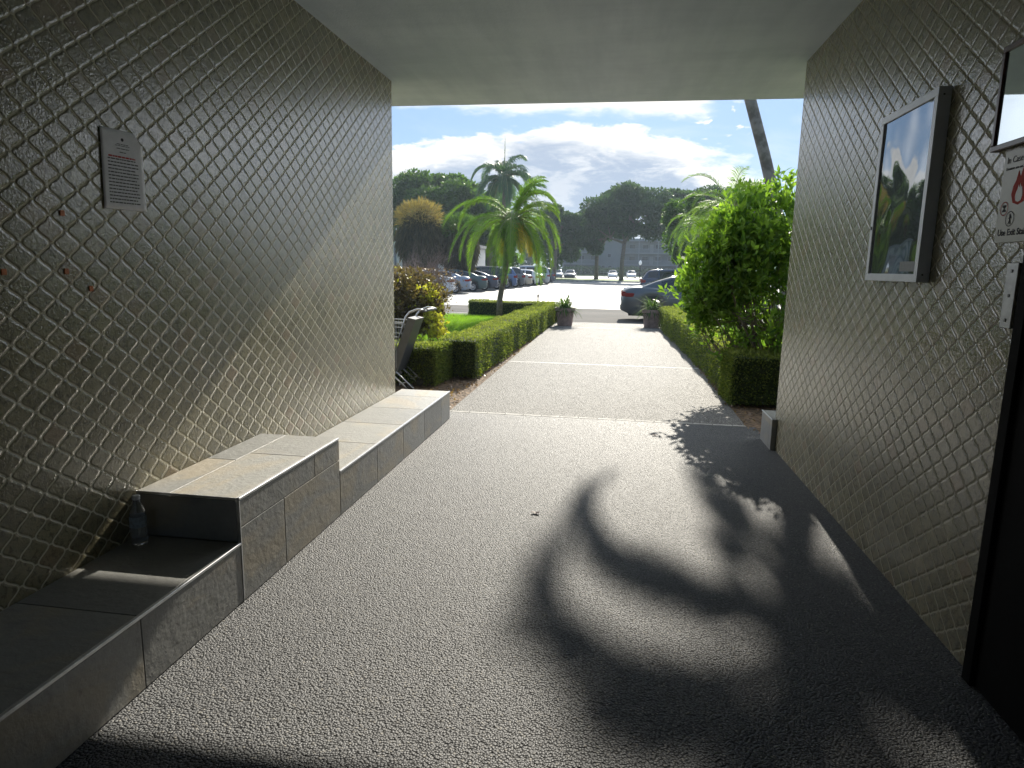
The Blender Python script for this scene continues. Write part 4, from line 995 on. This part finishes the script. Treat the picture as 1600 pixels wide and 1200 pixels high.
    for s in (1, -1):
        t = MB(); ww = Wd*.84
        if kind in ('suv', 'van', 'hatch'):
            t.box(-.012, .10, min(s*(ww-.22), s*(ww+.02)), max(s*(ww-.22), s*(ww+.02)), zt-.22, zt+.03, b=.02)
            t.box(.05, .30, min(s*(Wd*.90-.03), s*(Wd*.955)), max(s*(Wd*.90-.03), s*(Wd*.955)), zt-.20, zt-.02, b=.015)
        else:
            t.box(-.010, .10, min(s*(ww-.34), s*(ww-.005)), max(s*(ww-.34), s*(ww-.005)), zt-.17, zt-.02, b=.02)
            t.box(.03, .13, min(s*(Wd*.80), s*(Wd*.885)), max(s*(Wd*.80), s*(Wd*.885)), zt-.18, zt-.03, b=.012)
            t.box(.12, .42, min(s*(Wd*.86), s*(Wd*.972)), max(s*(Wd*.86), s*(Wd*.972)), zt-.19, zt-.07, b=.012)
        t.build('tail_light', M['red'], o)
        t = MB(); t.box(L-.32, L-.03, min(s*Wd*.55, s*Wd*.86), max(s*Wd*.55, s*Wd*.86), .62, .74, b=.02); t.build('headlight', M['clear'], o)
        t = MB(); mx = p['win'][-1][1]+.05; t.box(mx-.06, mx+.08, min(s*Wd*.93, s*(Wd+.16)), max(s*Wd*.93, s*(Wd+.16)), 1.0, 1.13, b=.03); t.build('wing_mirror', paint, o)
        for w0, w1 in p['win'][:2 if kind == 'sedan' else 3]:
            t = MB()
            x = w0+.02 if kind != 'sedan' else w0-.02; t.box(x+.06, x+.24, min(s*Wd*.975, s*(Wd*1.003)), max(s*Wd*.975, s*(Wd*1.003)), .80, .825, b=.004)
            t.build('door_handle', M['chrome'], o)
    t = MB(); t.box(-.022, .04, -.26, .26, zt-.33, zt-.19, b=.008); t.build('number_plate', M['plate'], o)
    t = MB(); t.box(-.03, .10, -Wd*.78, Wd*.78, .36, .46, b=.02); t.build('bumper', M['rubber'] if kind != 'sedan' else paint, o)
    return o
C_ = dict(silver=paintm('silver_paint', (.32, .34, .37), .6), white=paintm('white_paint', (.55, .56, .58), 0), lblue=paintm('silver_blue_paint', (.22, .27, .34), .5), green=paintm('dark_green_paint', (.035, .07, .07), .3),
          black=paintm('black_car_paint', (.012, .013, .016), .2), blue=paintm('blue_paint', (.05, .10, .22), .4), gold=paintm('champagne_paint', (.42, .38, .30), .5), grey=paintm('grey_paint', (.08, .09, .10), .4), dark=paintm('dark_blue_paint', (.03, .04, .07), .3))
LG = 'cars parked in the left row'
row = [('sedan', 'white', 37.9, 'silver white sedan nearest in the left row, half hidden by the bare bush'), ('sedan', 'lblue', 41.2, 'silver blue sedan second from the near end of the left row'), ('sedan', 'green', 45.0, 'dark green sedan third from the near end of the left row'),
       ('sedan', 'dark', 47.9, 'dark sedan just beyond the dark green one'), ('suv', 'black', 50.9, 'tall black SUV behind the dark green sedan'), ('suv', 'blue', 54.0, 'blue SUV directly left of the slender palm trunk'),
       ('suv', 'grey', 57.0, 'grey SUV hidden mostly behind the slender palm trunk'), ('sedan', 'gold', 60.0, 'champagne sedan right of the slender palm trunk'), ('hatch', 'white', 63.0, 'white hatchback beyond the champagne sedan'),
       ('sedan', 'dark', 65.8, 'dark blue sedan between the white hatchback and the van'), ('van', 'silver', 68.7, 'pale van near the far end of the left row'), ('suv', 'dark', 71.8, 'dark SUV last in the left row')]
for kd, c, y, lab in row: make_car(kd, C_[c], lab, (-9.4+.08*(y-38), y+.6, -.12), math.pi+.20, LG)
RG = 'cars parked on the right side of the lot'
make_car('sedan', C_['grey'], 'slate grey sedan parked across the end of the walkway by the right planter', (.16, 23.05, -.12), 0.0, RG).scale = (1.04, 1.0, 1.04)
make_car('suv', C_['dark'], 'dark hatchback SUV beyond the roof of the grey sedan', (1.55, 46, -.12), 0.02, RG)
make_car('suv', C_['silver'], 'silver SUV with glaring roof beyond the dark one', (2.2, 50, -.12), 0.02, RG)
make_car('sedan', C_['white'], 'white car farthest along the right row', (1.9, 54.5, -.12), 0.02, RG)
FG = 'cars on the far road'
make_car('hatch', C_['white'], 'white hatchback facing us on the far road, left of the island tree trunk', (-.95, 127, -.12), -math.pi/2, FG).location = (-.85, 130, -.12)
make_car('hatch', C_['white'], 'white car facing us on the far road, right of the island tree trunk', (2.6, 131, -.12), -math.pi/2, FG)
make_car('hatch', C_['lblue'], 'pale car facing us on the far road under the forked tree', (-9.6, 112, -.12), -math.pi/2, FG)
make_car('sedan', C_['dark'], 'dark car parked beside the pale one on the far road', (-7.5, 112, -.12), -math.pi/2, FG)
make_car('suv', C_['silver'], 'pale SUV on the far road above the dark hatchback', (6.8, 128, -.12), -math.pi/2, FG)

# ================================================================ luggage cart
ct = thing('shopping_cart', (-2.9, 8.05, 0), 'metal shopping cart standing just beyond the left wall end', 'cart')
cx = lambda x, y, z: (x+2.9, y-8.05, z)
M['wire'] = mat('chrome_wire', color=(.42, .43, .44), rough=.4, metal=.9, vary=.1)
M['greyp'] = mat('grey_plastic', color=(.05, .055, .065), rough=.4, vary=.2, vscale=10)
for s in (0, .46):
    b = MB(); b.tube([cx(-2.27, 7.85+s, 1.01), cx(-2.38, 7.85+s, 1.03), cx(-2.48, 7.85+s, .99), cx(-2.53, 7.85+s, .93), cx(-2.78, 7.85+s, .22), cx(-2.74, 7.85+s, .16)], .013, 8)
    b.tube([cx(-2.74, 7.85+s, .24), cx(-2.50, 7.85+s, .02)], .011, 8); b.tube([cx(-2.66, 7.85+s, .25), cx(-2.44, 7.85+s, .05), cx(-2.46, 7.85+s, .02)], .009, 8); b.tube([cx(-2.62, 7.85+s, .09), cx(-2.52, 7.85+s, .13)], .009, 6)
    b.tube([cx(-2.74, 7.85+s, .16), cx(-3.45, 7.85+s, .16)], .012, 8); b.build('side_frame', M['wire'], ct, smooth=True)
b = MB(); b.tube([cx(-2.30, 7.84, 1.012), cx(-2.30, 8.32, 1.012)], .020, 10); b.build('handle', M['greyp'], ct, smooth=True)
b = MB(); d = (.253, .71)
for y in (7.90,):
    b.add([cx(-2.52, y, .92), cx(-2.42, y, .90), cx(-2.66, y, .24), cx(-2.76, y, .27)]+[cx(-2.52, y+.36, .92), cx(-2.42, y+.36, .90), cx(-2.66, y+.36, .24), cx(-2.76, y+.36, .27)], [(0, 1, 2, 3), (7, 6, 5, 4), (0, 4, 5, 1), (1, 5, 6, 2), (2, 6, 7, 3), (3, 7, 4, 0)])
b.build('child_seat_flap', M['greyp'], ct)
b = MB()
for s in (0, .44):
    for z in (.86, .80, .68, .56, .46, .38, .30): x = -2.53-(.93-z)*.35; b.tube([cx(x, 7.86+s, z), cx(-3.5, 7.88+s*.95, z+.02)], .0035 if z not in (.86, .30) else .006, 5)
    for i in range(24): x = -2.66-i*.036; b.tube([cx(x, 7.86+s, .30), cx(x, 7.86+s, .86)], .0028, 4)
for i in range(12): b.tube([cx(-2.75, 7.87+i*.038, .30), cx(-3.5, 7.87+i*.038, .32)], .003, 4); b.tube([cx(-3.5, 7.87+i*.038, .30), cx(-3.52, 7.87+i*.038, .86)], .003, 4)
b.build('wire_basket', M['wire'], ct)
for x in (-2.49, -3.42):
    for y in (7.86, 8.30): b = MB(); b.lathe([(0, -.014), (.045, -.014), (.05, -.008), (.05, .008), (.045, .014), (0, .014)], cx(x, y, .05), 16, 'y'); b.build('wheel', M['rubber'], ct, smooth=True)

# ================================================================ haze
hm = bpy.data.materials.new('haze'); hm.use_nodes = True; nt_ = hm.node_tree; nt_.nodes.remove(nt_.nodes['Principled BSDF'])
pv = nt_.nodes.new('ShaderNodeVolumePrincipled'); pv.inputs['Color'].default_value = (.72, .86, 1, 1); pv.inputs['Density'].default_value = .0005; pv.inputs['Anisotropy'].default_value = .3
nt_.links.new(pv.outputs[0], nt_.nodes['Material Output'].inputs['Volume'])
b = MB(); b.box(-520, 520, -70, 1520, -1.3, 24); o = b.build('haze', hm); o['kind'] = 'stuff'; o['label'] = 'thin pale air that fades the far trees'
